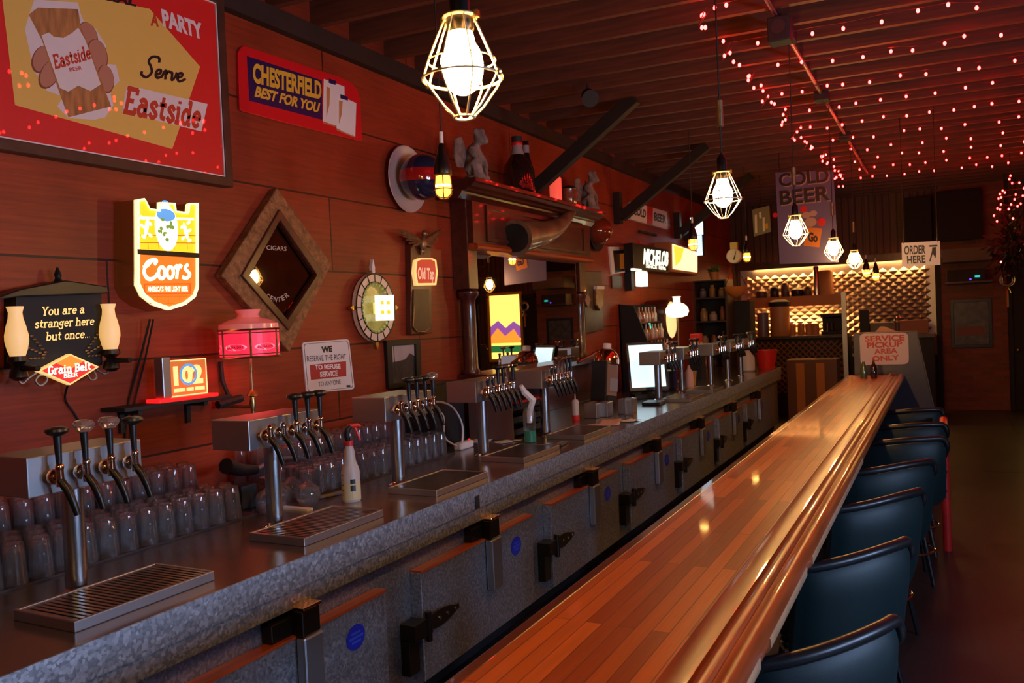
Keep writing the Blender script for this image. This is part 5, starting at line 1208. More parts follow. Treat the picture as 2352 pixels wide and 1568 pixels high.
# cash register block, open shelf box
t = thing('register_back', 'black back of a point-of-sale cabinet behind the third and fourth tap towers', 'cash register', (-3.2, 5.05, CT))
MB().box(-.22, .05, -.22, .18, 0, .44).build('cabinet_body', M_matblack, t, bevel=.01); MB().box(-.2, .04, -.2, .16, .44, .455).build('top_edge', M_black, t)
t = thing('open_shelf_box', 'brown open-fronted box of black trays and papers on the counter', 'box', (-2.98, 5.60, CT))
MB().box(-.19, .19, -.30, -.285, 0, .36).box(-.19, .19, .285, .30, 0, .36).box(-.19, .19, -.30, .30, .35, .365).box(-.19, -.175, -.3, .3, 0, .36).build('box_case', mat('brown_box', (.13, .06, .045), .5), t, bevel=.004)
for z in (.02, .11, .20): MB().box(-.17, .185, -.28, .28, z, z + .012).box(.165, .185, -.28, .28, z, z + .05).build('tray', M_matblack, t, bevel=.003)
tag(MB().box(-2.955, -2.795, 5.42, 5.87, CT + .255, CT + .275).build('red_folder', M_redplastic, rot=None), 'red folder lying in the top of the brown open box', 'folder')
bpy.data.objects['red_folder'].location = (0, 0, 0)
def sheetp(name, label, cat, u, v, w, h, rot, m=None, z=CT, g=None):
    p = on(u, v, z); b = MB(); N = 6; V = [[b._v((w * (i / N - .5), h * (j / N - .5), .0015 + .006 * abs(math.sin(i * 1.3 + j * .9)) * (abs(i - 3) / 3))) for j in range(N + 1)] for i in range(N + 1)]
    for i in range(N):
        for j in range(N): b._f([V[i][j], V[i + 1][j], V[i + 1][j + 1], V[i][j + 1]])
    o = b.build(name, m or M_paper, smooth=True, loc=p, rot=(0, 0, rot)); md = o.modifiers.new('thick', 'SOLIDIFY'); md.thickness = .001
    return tag(o, label, cat, g)
sheetp('paper_sheet', 'white paper sheet lying left of the fourth tap tower', 'paper', 1105, 1012, .16, .20, .2)
sheetp('paper_sheet', 'white paper sheet lying right of the fourth tap tower', 'paper', 1165, 1014, .12, .2, -.3)
M_pinkpaper = mat('pinkish_receipt', (.62, .36, .32), .6)
for k, (u, v, w, h, r_, lab) in enumerate(((1400, 970, .18, .42, .3, 'big pinkish receipt spread behind the fifth drip tray'), (1372, 978, .09, .22, .9, 'small pinkish receipt in front of the fifth tower column'), (1448, 966, .12, .16, -.4, 'crumpled pale receipt at the right end of the receipts'), (1385, 985, .07, .2, .1, 'narrow receipt strip nearest the fifth drip tray'))):
    sheetp('receipt', lab, 'receipt', u, v, w, h, r_, M_pinkpaper if k < 2 else M_paper, CT + .002 * k, 'receipts on the counter')
# power adapter and cable
t = thing('power_adapter', 'white power adapter with a red light and a looped cable, right of the pint glasses', 'adapter', (-2.97, 4.90, CT))
MB().box(-.03, .03, -.09, .09, 0, .05).build('adapter_body', M_paper, t, bevel=.012); MB().ball((.0, .075, .052), .008, seg=8, rings=6).build('red_light', M_redglow, t)
MB().tube(catmull([(0, -.02, .04), (-.02, .02, .17), (-.05, -.06, .30), (-.12, -.16, .34), (-.14, -.22, .28)], 6), .007, 8).tube(catmull([(0, -.09, .03), (-.05, -.16, .10), (-.08, -.12, .24), (-.12, -.18, .3)], 6), .006, 8).build('cable', M_white, t, smooth=True)
# green soap bottle with paper
p = (-2.63, 5.25, CT)
t = thing('green_liquid_bottle', 'clear bottle with green liquid and a crumpled paper in its neck', 'bottle', p)
MB().lathe([(.042, 0), (.044, .01), (.044, .21), (.036, .235), (.02, .25)], 24, cap1=False).build('clear_body', M_glass, t, smooth=True)
MB().lathe([(.0405, .004), (.041, .01), (.041, .085), (0, .086)], 24).build('green_liquid', mat('green_liquid', (.02, .22, .12), .1, coat=1., emit=(.02, .3, .16), es=.05), t, smooth=True)
MB().tube([(0, 0, .14), (.005, .0, .22), (.03, .01, .30), (-.02, -.02, .36), (-.03, -.05, .41)], .03, 7, radii=[.016, .022, .028, .024, .015]).build('crumpled_paper', M_paper, t)
p = on(1323, 965)
put_lathe('squeeze_bottle', 'white squeeze bottle with a red base between the fifth tower and the metal boxes', 'bottle', p, [(.030, .045), (.030, .16), (.022, .175), (.007, .18), (.004, .225), (0, .226)], M_milkplastic, [('red_base', [(.029, 0), (.0305, .003), (.0305, .046)], M_redplastic)])
p = on(1290, 1022)
t = thing('remote_control', 'black remote control lying beside the fourth drip tray', 'remote control', (p[0], p[1], CT), (0, 0, .12))
MB().box(-.024, .024, -.09, .09, 0, .02).build('remote_body', M_black, t, bevel=.005)
bt = MB()
for i in range(7):
    for s in (-1, 0, 1): bt.cyl((s * .013, -.07 + i * .02, .02), (s * .013, -.07 + i * .02, .0225), .004, seg=8)
bt.build('buttons', M_steelmat, t)
for k, (u, v, w, lab) in enumerate(((1366, 958, .10, 'left tin box of the pair behind the receipts'), (1388, 956, .07, 'narrow tin box between the left tin box and the glass tumbler'), (1442, 948, .09, 'right tin box behind the glass tumbler'))):
    p = on(u, v); o = MB().box(-.06, .06, -w, w, 0, .13).build('tin_box', M_steelmat, loc=p, bevel=.006); tag(o, lab, 'box', 'tin boxes on the counter')
p = on(1420, 955)
put_lathe('glass_tumbler', 'clear glass tumbler in front of the tin boxes', 'glass', (p[0] + .10, p[1], CT), [(.036, 0), (.040, .004), (.045, .16)], M_glass)
# copper topped tap column
p = on(1400, 905)
t = thing('copper_topped_dispenser', 'leaning tan and grey drink dispenser with a domed copper top', 'dispenser', (-2.95, 7.55, CT + .02), (-.16, 0, -.15)); t.scale = (.82, .82, .9)
MB().box(-.10, .10, -.11, .11, 0, .10).build('foot', M_matblack, t, bevel=.01)
MB().box(-.09, .10, -.12, .12, .08, .44).build('front_body', mat('tan_enamel', (.30, .17, .12), .35, coat=.5), t, bevel=.02)
MB().box(.101, .106, -.08, .105, .14, .28).build('grey_label', mat('grey_blue_label', (.30, .30, .33), .4), t)
MB().box(-.11, .09, -.155, -.12, .0, .46).build('black_side', M_matblack, t, bevel=.01)
MB().lathe([(.15, .44), (.15, .48), (.135, .54), (.09, .59), (.04, .61), (0, .612)], 28).build('copper_dome', M_copper_litchrome, t, smooth=True)
MB().cyl((0, 0, .605), (0, 0, .66), .05, seg=18).build('white_cap', M_white, t, smooth=True)
MB().tube([(-.02, -.16, .56), (-.02, -.62, .40)], .016, 10).build('copper_arm', M_copper_litchrome, t, smooth=True); MB().cyl((-.02, -.16, .56), (-.02, -.30, .515), .018, seg=10).build('steel_sleeve', M_chrome, t)
# bright touch screen
p = on(1490, 912)
t = thing('touch_screen', 'tilted black touch-screen till glowing pale blue', 'screen', (-2.78, 8.35, CT), (0, 0, .55))
MB().box(-.16, .16, -.12, .14, 0, .05).build('stand_base', M_matblack, t, bevel=.01); MB().box(-.05, .05, -.02, .05, .05, .22).build('stand_neck', M_matblack, t)
tm = Matrix.Translation((0, -.02, .33)) @ Matrix.Rotation(math.radians(-14), 4, 'X')
MB(tm).box(-.21, .21, -.02, .03, -.26, .26).build('screen_bezel', M_black, t, bevel=.008)
MB(tm).box(-.18, .18, -.024, -.02, -.22, .23).build('lit_screen', glow('pale_blue_screen', (.62, .88, 1), 1.25), t)
p = on(1468, 938)
tag(MB().box(-.09, .09, -.13, .13, 0, .03).build('keypad', M_black, loc=(-2.52, 7.75, CT), rot=(0, 0, .1), bevel=.006), 'black flat keypad below the bright screen', 'keypad')
# red service-bell box and figurine above the screen
p = at_x(1490, 790, WX + .75)
t = thing('red_card_box', 'small red box with a white label on a tan tray', 'box', (WX + .62, 10.75, CT + .36))
MB().box(-.06, .06, -.09, .09, .02, .24).build('red_box', M_redplastic, t, bevel=.005); MB().box(.0605, .063, -.06, .06, .04, .13).box(-.05, .05, -.0935, -.0905, .04, .13).build('white_label', M_paper, t); MB().box(-.10, .10, -.16, .16, 0, .02).build('tan_tray', M_tan, t)
MB().box(-.08, .08, -.12, .12, -.36, 0).build('black_plinth', M_matblack, t)
# napkin/containers between the far towers
FAR = [('blue_tub', 'navy blue tub behind the towers right of the bright screen', 'tub', -2.85, 9.25, [(.10, 0), (.13, .03), (.13, .22), (.11, .23)], mat('navy_plastic', (.015, .015, .07), .35)),
       ('pink_bottle', 'pinkish squeeze bottle between the far tap towers', 'bottle', -2.62, 9.4, [(.045, 0), (.05, .02), (.045, .19), (.02, .23), (.012, .27)], M_pinkpaper),
       ('paper_cup', 'orange-brown paper cup between the far tap towers', 'cup', -2.72, 9.85, [(.05, 0), (.065, .16), (.068, .17)], M_tan),
       ('white_jug', 'cloudy white plastic jug left of the red bucket', 'jug', -2.52, 12.1, [(.09, 0), (.11, .02), (.11, .20), (.06, .27), (.04, .30)], M_milkplastic)]
for n_, lab, cat, x, y, pr, m in FAR: tag(MB().lathe(pr, 22).build(n_, m, smooth=True, loc=(x, y, CT)), lab, cat)
t = thing('red_bucket', 'red plastic bucket at the far end of the zinc counter', 'bucket', (-2.36, 12.7, CT))
MB().lathe([(.115, 0), (.16, .26), (.17, .262), (.17, .275), (.155, .275), (.11, .012)], 28, cap1=True).build('bucket_body', M_redplastic, t, smooth=True)
MB().tube([(.165 * math.cos(a), .165 * math.sin(a), .262 - .03 * math.sin(a)) for a in [PI * i / 14 for i in range(15)]], .004, 6).build('wire_handle', M_steelmat, t)
# ================================================================== kitchen pass at the far end
M_quilt = mat('quilted_steel', (.68, .62, .58), .36, 1.)
t = thing('quilted_backsplash', 'sheet of diamond-quilted stainless steel on the far kitchen wall', 'backsplash', (-3.3, 15.79, .95), BACKROT)
q = MB(); W_, H_, a_, b_ = 3.2, 1.62, .165, .125
nx, nz = int(W_ / a_), int(H_ / b_)
for i in range(nx):
    for j in range(nz * 2 - 1):
        cx = (i + .5 + (.5 if j % 2 else 0)) * a_; cz = (j + 1) * b_ / 2
        if cx + a_ / 2 > W_ + .01: continue
        c0 = q._v((cx, cz, .028)); e = [q._v((cx + dx * a_ / 2, cz + dz * b_ / 2, 0)) for dx, dz in ((1, 0), (0, 1), (-1, 0), (0, -1))]
        for k in range(4): q._f([e[k], e[(k + 1) % 4], c0])
q.build('quilted_sheet', M_quilt, t)
MB().box(-.05, W_ + .03, -.03, H_ + .03, -.008, -.002).build('backing_sheet', M_steelmat, t)
def bthing(name, label, cat, u, v, y, **k): p = at_y(u, v, y); return thing(name, label, cat, tuple(p), **k)
def X(u, y, v=690): return at_y(u, v, y).x
def Z(v, y, u=1850): return at_y(u, v, y).z
# upper shelf with orange lip and things on it
y = 15.35
t = thing('kitchen_shelf', 'long dark kitchen shelf with an orange front lip across the quilted steel', 'shelf', (0, y, Z(684, y)))
xs0, xs1 = X(1716, y), X(1938, y)
MB().box(xs0, xs1, 0, .40, 0, .03).build('shelf_board', M_framewood, t); MB().box(xs0, xs1, -.02, 0, -.14, .04).build('front_lip', mat('orange_painted_wood', (.42, .14, .03), .45), t)
for x in (xs0 + .2, xs1 - .2): MB().box(x - .01, x + .01, .1, .40, -.15, 0).build('bracket', M_matblack, t)
sz = Z(684, y) + .03
M_warm = glow('added_warm_strip', (1, .43, .11), 95.); M_cool = glow('added_cool_strip', (.75, .78, 1), 3.2)
def strip(label, x0, x1, yy, z, m):  # unseen lamps added to brighten the quilted steel
    t = thing('added_strip_light', label, 'added light', (0, yy, z)); MB().cyl((x0, 0, 0), (x1, 0, 0), .014, seg=8).build('tube', m, t); MB().box(x0 - .02, x1 + .02, -.03, .062 if z > 2.5 else .03, .014, .03 if z > 2.5 else .06).build('housing', M_steelmat, t)
strip('added warm strip light tucked under the long kitchen shelf', xs0 + .1, xs1 - .1, y + .12, sz - .095, M_warm)
strip('added warm strip light behind the dark beam above the kitchen shelf', -3.1, -1.5, 15.70, 2.60, M_warm)
strip('added warm strip light behind the dark beam above the right part of the quilted steel', -1.25, -.2, 15.70, 2.60, M_warm)
mm = [mat('dish_brown', (.10, .05, .03), .4), mat('dish_black', (.015, .012, .012), .4), mat('dish_tan', (.26, .14, .09), .4)]
for k, (u, h, w, lab) in enumerate(((1745, .16, .16, 'brown pot at the left end of the kitchen shelf'), (1775, .20, .13, 'black pot second from the left on the kitchen shelf'), (1800, .26, .12, 'tall tan pot third from the left on the kitchen shelf'), (1828, .16, .17, 'wide brown pot right of the tall tan one on the kitchen shelf'), (1852, .18, .12, 'tan pot left of the steel canister on the kitchen shelf'))):
    o = MB().lathe([(w * .52, 0), (w * .62, .02), (w * .6, h * .8), (w * .4, h), (0, h + .01)], 20).build('pot', mm[(k + k // 2) % 3], smooth=True, loc=(X(u, y), y + .2, sz)); tag(o, lab, 'pot', 'pots on the kitchen shelf')
tag(MB().lathe([(.05, 0), (.05, .5), (.04, .52), (0, .525)], 20).build('steel_cylinder', M_steel, smooth=True, loc=(X(1874, y), y + .15, sz)), 'tall shiny steel cylinder on the kitchen shelf', 'canister')
tag(MB().lathe([(.12, 0), (.13, .40), (.10, .44), (0, .45)], 20).build('tan_canister', M_tan, smooth=True, loc=(X(1895, y), y + .2, sz)), 'tan canister right of the shiny steel cylinder', 'canister')
# back kitchen counter
y = 14.9
kc = thing('kitchen_counter', 'dark kitchen counter with a latticed front at the far end', 'counter', (0, y, 0))
kz = Z(772, y, 1800); k0, k1 = X(1715, y, 772), X(1945, y, 772)
MB().box(k0, k1, 0, .85, kz - .05, kz).build('worktop', M_framewood, kc, bevel=.004); MB().box(k0, k1, .06, .85, 0, kz - .05).build('cabinet_body', M_matblack, kc)
la = MB(); n = 16; L_ = k1 - k0; zb = .35
for i in range(-6, n + 1):
    for s in (1, -1):
        p0 = k0 + (i if s > 0 else i + 6) * L_ / n; x0, z0, x1, z1 = p0, zb, p0 + s * (kz - .1 - zb), kz - .1
        f0 = max(0, (k0 - x0) / (x1 - x0) if s > 0 and x0 < k0 else 0, (x0 - k1) / (x0 - x1) if s < 0 and x0 > k1 else 0); f1 = min(1, (k1 - x0) / (x1 - x0) if s > 0 and x1 > k1 else 1, (x0 - k0) / (x0 - x1) if s < 0 and x1 < k0 else 1)
        if f1 > f0: la.cyl((x0 + (x1 - x0) * f0, .05, z0 + (z1 - z0) * f0), (x0 + (x1 - x0) * f1, .05, z0 + (z1 - z0) * f1), .012, seg=6)
la.build('lattice_front', mat('lattice_wood', (.22, .09, .04), .5), kc)
p = (X(1787, y, 740), y + .2, kz)
put_lathe('big_canister', 'big tan canister with a black lid on the kitchen counter', 'canister', p, [(.155, 0), (.165, .02), (.165, .50), (.16, .52)], M_tan, [('black_lid', [(.18, .52), (.185, .54), (.18, .60), (.10, .64), (0, .645)], M_matblack)])
tag(MB().lathe([(.10, 0), (.10, .42), (0, .43)], 20).build('grey_canister', mat('grey_enamel', (.16, .12, .13), .4), smooth=True, loc=(X(1748, y, 750), y + .2, kz)), 'grey canister left of the big tan one', 'canister')
M_amberglass = mat('amber_tumbler', (.55, .22, .06), .1, coat=1.)
for k, u in enumerate((1814, 1834, 1852, 1868)):
    o = MB().lathe([(.05, 0), (.06, .01), (.062, .2), (.055, .19)], 16).build('amber_tumbler', M_amberglass, smooth=True, loc=(X(u, y, 760), y + .3, kz)); tag(o, 'amber glass tumbler in the row beside the black appliance, %s from the left' % ('first', 'second', 'third', 'fourth')[k], 'glass', 'amber tumblers')
t = thing('black_appliance', 'square black appliance at the right end of the kitchen counter', 'appliance', (X(1905, y, 740), y + .35, kz))
MB().box(-.16, .16, -.16, .16, 0, .06).box(-.16, .16, .02, .16, .06, .30).box(-.17, .17, -.17, .17, .30, .36).build('appliance_body', M_matblack, t, bevel=.015); MB().cyl((.0, -.1, .07), (.0, -.1, .2), .07, seg=16).build('jug', M_darkglass, t, smooth=True)
# steel post and pass counter at the right
y = 14.6
tag(MB().box(-.035, .035, -.035, .035, 0, 2.05).build('steel_post', M_steelmat, loc=(X(1938, y), y, 0)), 'slim upright steel post at the right end of the kitchen counter', 'post')
pc = thing('pass_counter', 'dark pass counter below the right part of the quilted steel', 'counter', (0, y, 0)); pz = 1.32
MB().box(X(1952, y), -.12, .1, .8, pz - .06, pz).build('pass_top', M_framewood, pc); MB().box(X(1952, y) + .02, -.14, .15, .8, 0, pz - .06).build('pass_body', M_matblack, pc)
tag(MB().box(-.07, .07, -.1, .1, 0, .42).build('black_speaker', M_matblack, loc=(X(1980, y), y + .35, pz), bevel=.01), 'upright narrow black box on the pass counter', 'box')
tag(MB().box(-.22, .22, -.15, .15, 0, .20).build('dark_crate', M_framewood, loc=(X(2026, y), y + .45, pz), bevel=.01), 'wide dark crate in the middle of the pass counter', 'crate')
tag(MB().box(-.2, .22, -.15, .15, 0, .22).build('brown_carton', mat('brown_carton', (.26, .09, .04), .6), loc=(X(2094, y), y + .45, pz), bevel=.004), 'red-brown carton at the right end of the pass counter', 'carton')
tag(MB().tube([(-.03, 0, 0), (-.03, 0, .22), (.0, 0, .28), (.05, 0, .28), (.06, 0, .24)], .018, 8).build('steel_tap', M_chrome, smooth=True, loc=(X(2056, y), y + .15, pz)), 'small shiny tap on the pass counter behind the pickup sign', 'tap')
M_peach = mat('peach_paper', (.60, .28, .14), .6)
tag(MB(BACKROT.to_matrix().to_4x4()).prism([(-.28, 0), (.3, 0), (.26, .03), (.02, .14), (-.02, .14), (-.10, .05), (-.26, .05)], -.01, .01).build('folded_menu', M_peach, loc=(X(2026, 10.3, 760), 10.34, 1.42)), 'peach folded card standing behind the pickup sign', 'card')
# dark equipment column with a red light, hanging scale, left shelving
y = 13.5
t = thing('equipment_rack', 'tall black equipment column with one red indicator light', 'rack', (X(1694, y, 720), y, 0))
MB().box(-.2, .2, 0, .4, 0, Z(690, y, 1705)).build('rack_body', M_matblack, t, bevel=.01); MB().ball((-.12, -.01, Z(725, y, 1680)), .022, seg=10).build('red_light', glow('red_indicator', (1, .03, .05), 6.), t)
y = 12.6
px_ = at_y(1687, 588, y)
t = thing('hanging_scale', 'hanging produce scale with a white round dial and an orange bowl pan', 'scale', tuple(px_))
rr = at_y(1704, 588, y).x - px_.x
Mf = BACKROT.to_matrix().to_4x4()
MB(Mf).lathe([(rr, -.05), (rr, .05), (rr * .9, .06)], 28).build('dial_case', M_white, t, smooth=True)
MB(Mf).prism([(-.012, -.06), (.012, -.06), (.045, .09)], .061, .066).build('dial_needle', P_blk, t)
M_cr = mat('cream_yellow_paint', (.62, .48, .18), .5)
MB().box(-.05, .05, -.05, .05, rr * .95, rr * .95 + .1).build('yellow_head', M_cr, t); MB().cyl((0, 0, rr), (0, 0, 3.925 - px_.z), .006, seg=6).build('hanger', M_darkmetal, t)
pz_ = at_y(1690, 658, y).z - px_.z; wd_ = (at_y(1716, 658, y).x - at_y(1664, 658, y).x) / 2
MB().lathe([(.02, pz_ - .17), (wd_ * .6, pz_ - .13), (wd_ * .92, pz_ - .05), (wd_, pz_), (wd_ * .97, pz_), (wd_ * .55, pz_ - .11), (0, pz_ - .14)], 28).build('bowl_pan', mat('orange_bowl', (.50, .16, .03), .4), t, smooth=True)
MB().tube([(-wd_ * .97, 0, pz_), (0, 0, -rr), (wd_ * .97, 0, pz_)], .006, 6).tube([(0, -wd_ * .97, pz_), (0, 0, -rr), (0, wd_ * .97, pz_)], .006, 6).build('pan_wires', M_darkmetal, t)
y = 12.98
t = thing('dark_shelving', 'dark wooden shelving full of jars in the far left corner', 'shelving', (WX, y, 0))
H_ = 2.30
for x in (0., .50): MB().box(x, x + .03, 0, .45, 0, H_).build('upright', M_framewood, t)
SHZ = [.95, 1.30, 1.68, 2.05]
for z in SHZ: MB().box(.03, .50, 0, .45, z - .025, z).build('shelf', M_framewood, t)
MB().box(0, .53, .44, .45, 0, H_).build('back', M_matblack, t)
JM = [mat('jar_rust', (.28, .09, .03), .3, coat=.5), mat('jar_grey', (.18, .14, .14), .3), mat('jar_pale', (.40, .26, .20), .35), mat('jar_dark', (.05, .025, .02), .3), mat('jar_gold', (.34, .20, .06), .3)]
posn = ('at the left', 'in the middle', 'at the right'); row = ('lowest', 'second lowest', 'second highest', 'highest')
for r, z in enumerate(SHZ):
    for k in range(3):
        h = R.uniform(.13, .26); w = R.uniform(.045, .065); m = JM[(r * 2 + k * 3) % 5]; nm = ('rust coloured', 'grey', 'pale', 'dark', 'gold')[(r * 2 + k * 3) % 5]
        o = MB().lathe([(w * .9, 0), (w, .01), (w, h * .7), (w * .6, h * .85), (w * .65, h), (0, h)], 14).build('jar', m, smooth=True, loc=(WX + .115 + k * .15, y + .16, z)); tag(o, '%s jar %s on the %s dark corner shelf' % (nm, posn[k], row[r]), 'jar', 'jars on the dark shelving')
t = thing('potted_plant', 'small green plant in a pot on top of the dark corner shelving', 'plant', (WX + .3, y + .2, H_))
MB().box(-.3, .23, -.2, .25, -.0, .02).build('top_board', M_framewood, t)
MB().lathe([(.06, .02), (.085, .14), (.09, .15), (0, .14)], 16).build('pot', M_tan, t, smooth=True)
lf = MB()
for k in range(26):
    a = R.uniform(0, 2 * PI); e_ = R.uniform(.1, 1.3); L = R.uniform(.08, .17); d = Vector((math.cos(a) * math.cos(e_), math.sin(a) * math.cos(e_), math.sin(e_))); s_ = d.orthogonal().normalized() * .02; b0 = Vector((0, 0, .13))
    lf._f([lf._v(b0), lf._v(b0 + d * L * .5 + s_), lf._v(b0 + d * L), lf._v(b0 + d * L * .5 - s_)])
lf.build('leaves', mat('plant_green', (.05, .12, .02), .5), t)
# tilted framed board near the far wall
q = [at_y(u, v, 12.4) for u, v in ((1728, 482), (1767, 472), (1771, 532), (1732, 543))]
t = thing('tilted_frame', 'tilted grey-green board with white bars hanging left of the blue banner', 'picture', tuple(q[0]), BACKROT)
def bl_(u, v): p = at_y(u, v, 12.4); return (p.x - t.location.x, p.z - t.location.z)
MB().prism([bl_(*k) for k in ((1728, 482), (1767, 472), (1771, 532), (1732, 543))], -.02, .02).build('board', mat('grey_green_paint', (.22, .21, .14), .6), t, bevel=.004)
g = MB()
for u0, v0, v1 in ((1736, 494, 536), (1746, 488, 502), (1754, 500, 532)): g.prism([bl_(u0 - 2, v0), bl_(u0 + 3, v0 - 1), bl_(u0 + 4, v1 - 1), bl_(u0 - 1, v1)], .0205, .023)
g.build('white_bars', M_paper, t); MB().prism([bl_(1758, 514), bl_(1764, 512), bl_(1765, 524), bl_(1759, 526)], .0205, .023).build('yellow_patch', M_yellow, t)
a = bl_(1747, 478); MB().cyl((a[0], a[1], 0), (a[0], 3.925 - t.location.z, 0), .004, seg=6).build('hanging_wire', M_darkmetal, t)
# steel end panel with the pickup sign, bottles on the bar end
y = 10.02
t = thing('steel_partition', 'tapering dark steel-clad partition at the far end of the bar', 'partition', (0, y, 0))
pp = [(-.90, 0), (-.03, 0), (-.045, .25), (-.265, 1.50), (-.90, 1.50)]
MB(Matrix(((1, 0, 0, 0), (0, 0, 1, 0), (0, 1, 0, 0), (0, 0, 0, 1)))).prism(pp, 0, .30).build('steel_panel', mat('dark_steel', (.11, .10, .12), .35, .9), t)
MB().tube([(-.042, -.004, .25), (-.265, -.004, 1.50), (-.90, -.004, 1.50)], .007, 6).build('edge_highlight', M_steelmat, t)  # pale line put along the panel's edges as their highlight
sc_ = [at_y(u, v, y - .02) for u, v in ((1974, 766), (2086, 763), (2088, 836), (1977, 838))]
t = thing('pickup_sign', 'white SERVICE PICKUP AREA ONLY sign on the steel partition at the bar end', 'sign', tuple(sc_[3]), BACKROT)
def bl_(u, v): p = at_y(u, v, y - .02); return (p.x - t.location.x, p.z - t.location.z)
c4 = [bl_(1974, 766), bl_(2086, 763), bl_(2088, 836), bl_(1977, 838)]
MB().prism(rpoly(c4, .14), -.008, .006).build('sign_plate', mat('pinkish_white_plate', (.66, .50, .45), .5), t)
for tx, a, b, tp in (('SERVICE', (1987, 784), (2078, 781), (1986, 772)), ('PICKUP', (1992, 799), (2073, 795), (1991, 787)), ('AREA', (2008, 813), (2062, 810), (2007, 802)), ('ONLY', (2004, 829), (2066, 826), (2003, 818))):
    k = [bl_(*i) for i in (a, b, tp)]; lettering(tx, k[0], k[1], k[2], P_text, t, .007, bold=.035)
def onb(u, v): p = at_z(u, v, 1.04); return (p.x, p.y, 1.04)
put_lathe('sauce_bottle', 'dark sauce bottle with a red tip standing on the far end of the bar', 'bottle', (-.66, 9.42, 1.04), [(.032, 0), (.034, .01), (.034, .12), (.014, .16), (.012, .19)], M_darkglass, [('red_tip', [(.013, .19), (.008, .215), (0, .22)], M_redplastic)])
put_lathe('green_bottle', 'green bottle left of the dark sauce bottle on the far end of the bar', 'bottle', (-.76, 9.45, 1.04), [(.034, 0), (.036, .01), (.034, .11), (.013, .16), (.012, .18), (0, .181)], mat('green_bottle_glass', (.05, .09, .03), .15, coat=1.))
tag(MB().box(-.03, .03, -.05, .05, 0, .02).build('card_stub', M_framewood, loc=(-.47, 9.55, 1.065)), 'small dark card lying on the rail at the far bar end', 'card')
# ================================================================== far right: screens, receiver, hood, frame, ornaments
y = 15.3
for k, (u0, u1, v0, v1, lab) in enumerate(((2078, 2140, 447, 556, 'left black wall screen of the pair above the far opening'), (2152, 2256, 440, 556, 'wide black wall screen right of the ORDER HERE sign'))):
    t = thing('wall_screen', lab, 'screen', (0, y, 0), group='black wall screens')
    x0, x1, z0, z1 = X(u0, y, 500), X(u1, y, 500), Z(v1, y, 2150), Z(v0, y, 2150)
    MB().box(x0, x1, 0, .06, z0, z1).build('screen_body', mat('dead_screen_black', (.003, .003, .003), .5, spec=.15), t, bevel=.006); MB().box((x0 + x1) / 2 - .05, (x0 + x1) / 2 + .05, .06, .5, (z0 + z1) / 2 - .05, (z0 + z1) / 2 + .05).build('wall_mount', M_matblack, t)
t = thing('grey_soffit_box', 'dull grey-brown ventilation box above the brick pier', 'vent box', (0, 15.0, 0))
MB().box(X(2164, 15, 600), X(2278, 15, 600), 0, .62, 2.44, 2.66).build('vent_case', mat('dull_grey_paint', (.10, .085, .065), .6), t, bevel=.01)
t = thing('sound_receiver', 'black receiver on a small shelf with a teal and a blue light', 'receiver', (0, 15.2, 0))
x0, x1 = X(2170, 15.2, 640), X(2280, 15.2, 640); MB().box(x0, x1, 0, .42, 2.10, 2.13).build('wall_shelf', M_framewood, t); MB().box(x0 + .03, x1 - .1, .02, .38, 2.13, 2.32).build('receiver_case', M_matblack, t, bevel=.006)
p = at_y(2245, 634, 15.2); MB().box(p.x - .035, p.x + .035, .005, .021, p.z - .015, p.z + .015).build('teal_display', glow('teal_display', (.02, .55, .5), 1.2), t)
p = at_y(2229, 641, 15.2); MB().ball((p.x, .015, p.z), .014, seg=8, rings=6).build('blue_light', glow('blue_indicator', (.12, .08, 1), 2.), t)
y = 15.6
q = [at_y(u, v, y) for u, v in ((2185, 692), (2272, 692), (2277, 794), (2189, 794))]
t = thing('framed_menu', 'black framed dark print hanging on the brick pier', 'picture', (.41, 15.62, 1.44), BACKROT)
MB().frame(.60, .80, .05, 0, .03).build('frame', M_black, t, bevel=.004); MB().box(-.26, .26, -.36, .36, 0, .012).build('dark_print', mat('murky_print', (.06, .065, .05), .4, var=.6, vscale=9), t)
MB().box(-.22, .18, -.2, -.05, .0121, .014).build('reddish_print', mat('reddish_print', (.16, .03, .02), .5), t)
p = at_y(2313, 643, 15.0)
t = thing('bell_ornament', 'round silvery ring ornament with a gold bell hanging beside the dark doorway', 'ornament', tuple(p))
MB(Mf).tube([(.085 * math.cos(k * PI / 14), .085 * math.sin(k * PI / 14), 0) for k in range(28)], .022, 8, closed=True).build('ring', M_steelmat, t, smooth=True)
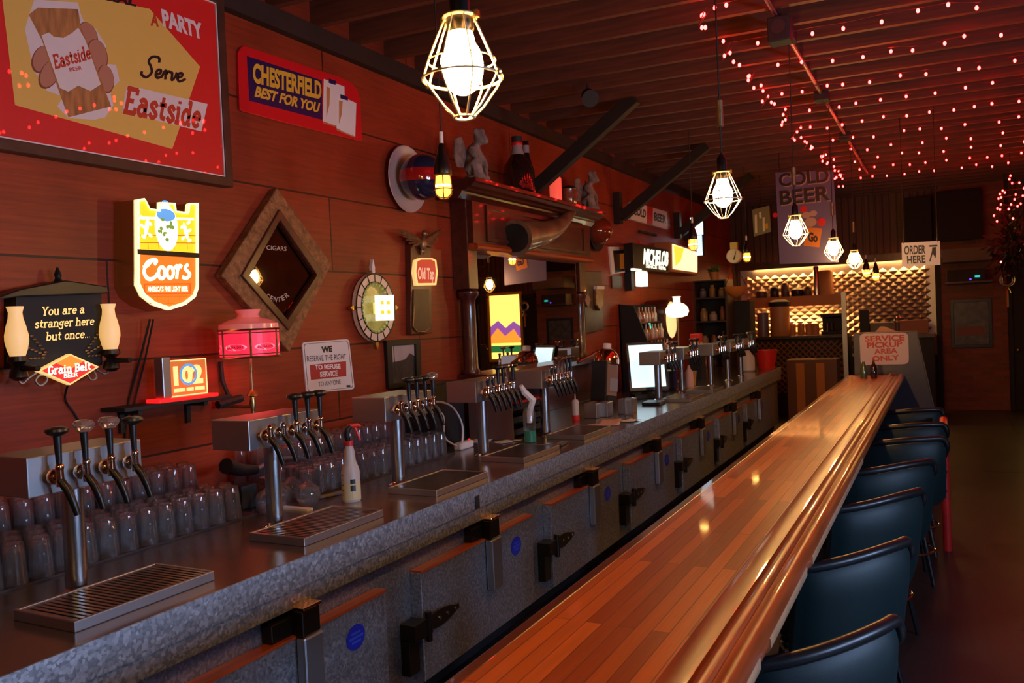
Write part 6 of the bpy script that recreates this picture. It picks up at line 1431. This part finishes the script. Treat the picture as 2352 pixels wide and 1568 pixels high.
MB().lathe([(.05, -.20), (.04, -.16), (.02, -.13), (.012, -.10)], 16).build('gold_bell', M_brass, t, smooth=True); MB().cyl((0, 0, -.2), (0, 0, -.42), .012, seg=8).build('ribbon', M_tan, t); MB().cyl((0, 0, .09), (0, 0, 3.925 - p.z), .004, seg=6).build('hanging_wire', M_darkmetal, t)
p = at_y(2325, 560, 12.9)
t = thing('hanging_plant', 'dark bushy hanging plant with red lights in it at the far right edge', 'plant', tuple(p))
lf = MB()
for k in range(420):
    a, e_ = R.uniform(0, 2 * PI), R.uniform(-1.3, 1.4); d = Vector((math.cos(a) * math.cos(e_), math.sin(a) * math.cos(e_), math.sin(e_))); b0 = Vector((d.x * R.uniform(.05, .30), d.y * R.uniform(.05, .25), d.z * R.uniform(.0, .5))); L = R.uniform(.06, .13); d2 = (d + Vector((R.uniform(-.5, .5), R.uniform(-.5, .5), R.uniform(-.8, .3)))).normalized(); s_ = d2.orthogonal().normalized() * .02
    lf._f([lf._v(b0), lf._v(b0 + d2 * L * .5 + s_), lf._v(b0 + d2 * L), lf._v(b0 + d2 * L * .5 - s_)])
lf.build('leaves', mat('dark_leaf', (.018, .014, .010), .5), t); MB().lathe([(.05, -.16), (.13, -.02), (.14, 0), (0, -.01)], 16).build('basket', M_framewood, t, smooth=True); MB().cyl((0, 0, 0), (0, 0, 3.925 - p.z), .005, seg=6).build('hanging_wire', M_darkmetal, t)
# amber lamps over the pass
for u, v, lab in ((1990, 627, 'left one of the two amber jar lamps in front of the far quilted steel'), (2012, 635, 'right one of the two amber jar lamps in front of the far quilted steel')):
    p = at_y(u, v, 13.9); jar(p.x, p.y, p.z, lab)

y = 13.3
x0, x1, zt = X(1806, y, 830), X(1922, y, 830), Z(826, y, 1860)
t = thing('brown_cupboard', 'low reddish brown cupboard with two orange stripes at the end of the aisle', 'cupboard', ((x0 + x1) / 2, y, 0))
w_ = (x1 - x0) / 2
MB().box(-w_, w_, 0, .5, 0, zt).build('cupboard_body', mat('reddish_brown_wood', (.12, .035, .015), .4, coat=.3), t, bevel=.008)
for s in (-.45, .35): MB().box(w_ * s - .06, w_ * s + .06, -.012, 0, .05, zt - .05).build('orange_stripe', mat('orange_painted_wood', (.42, .14, .03), .45), t)
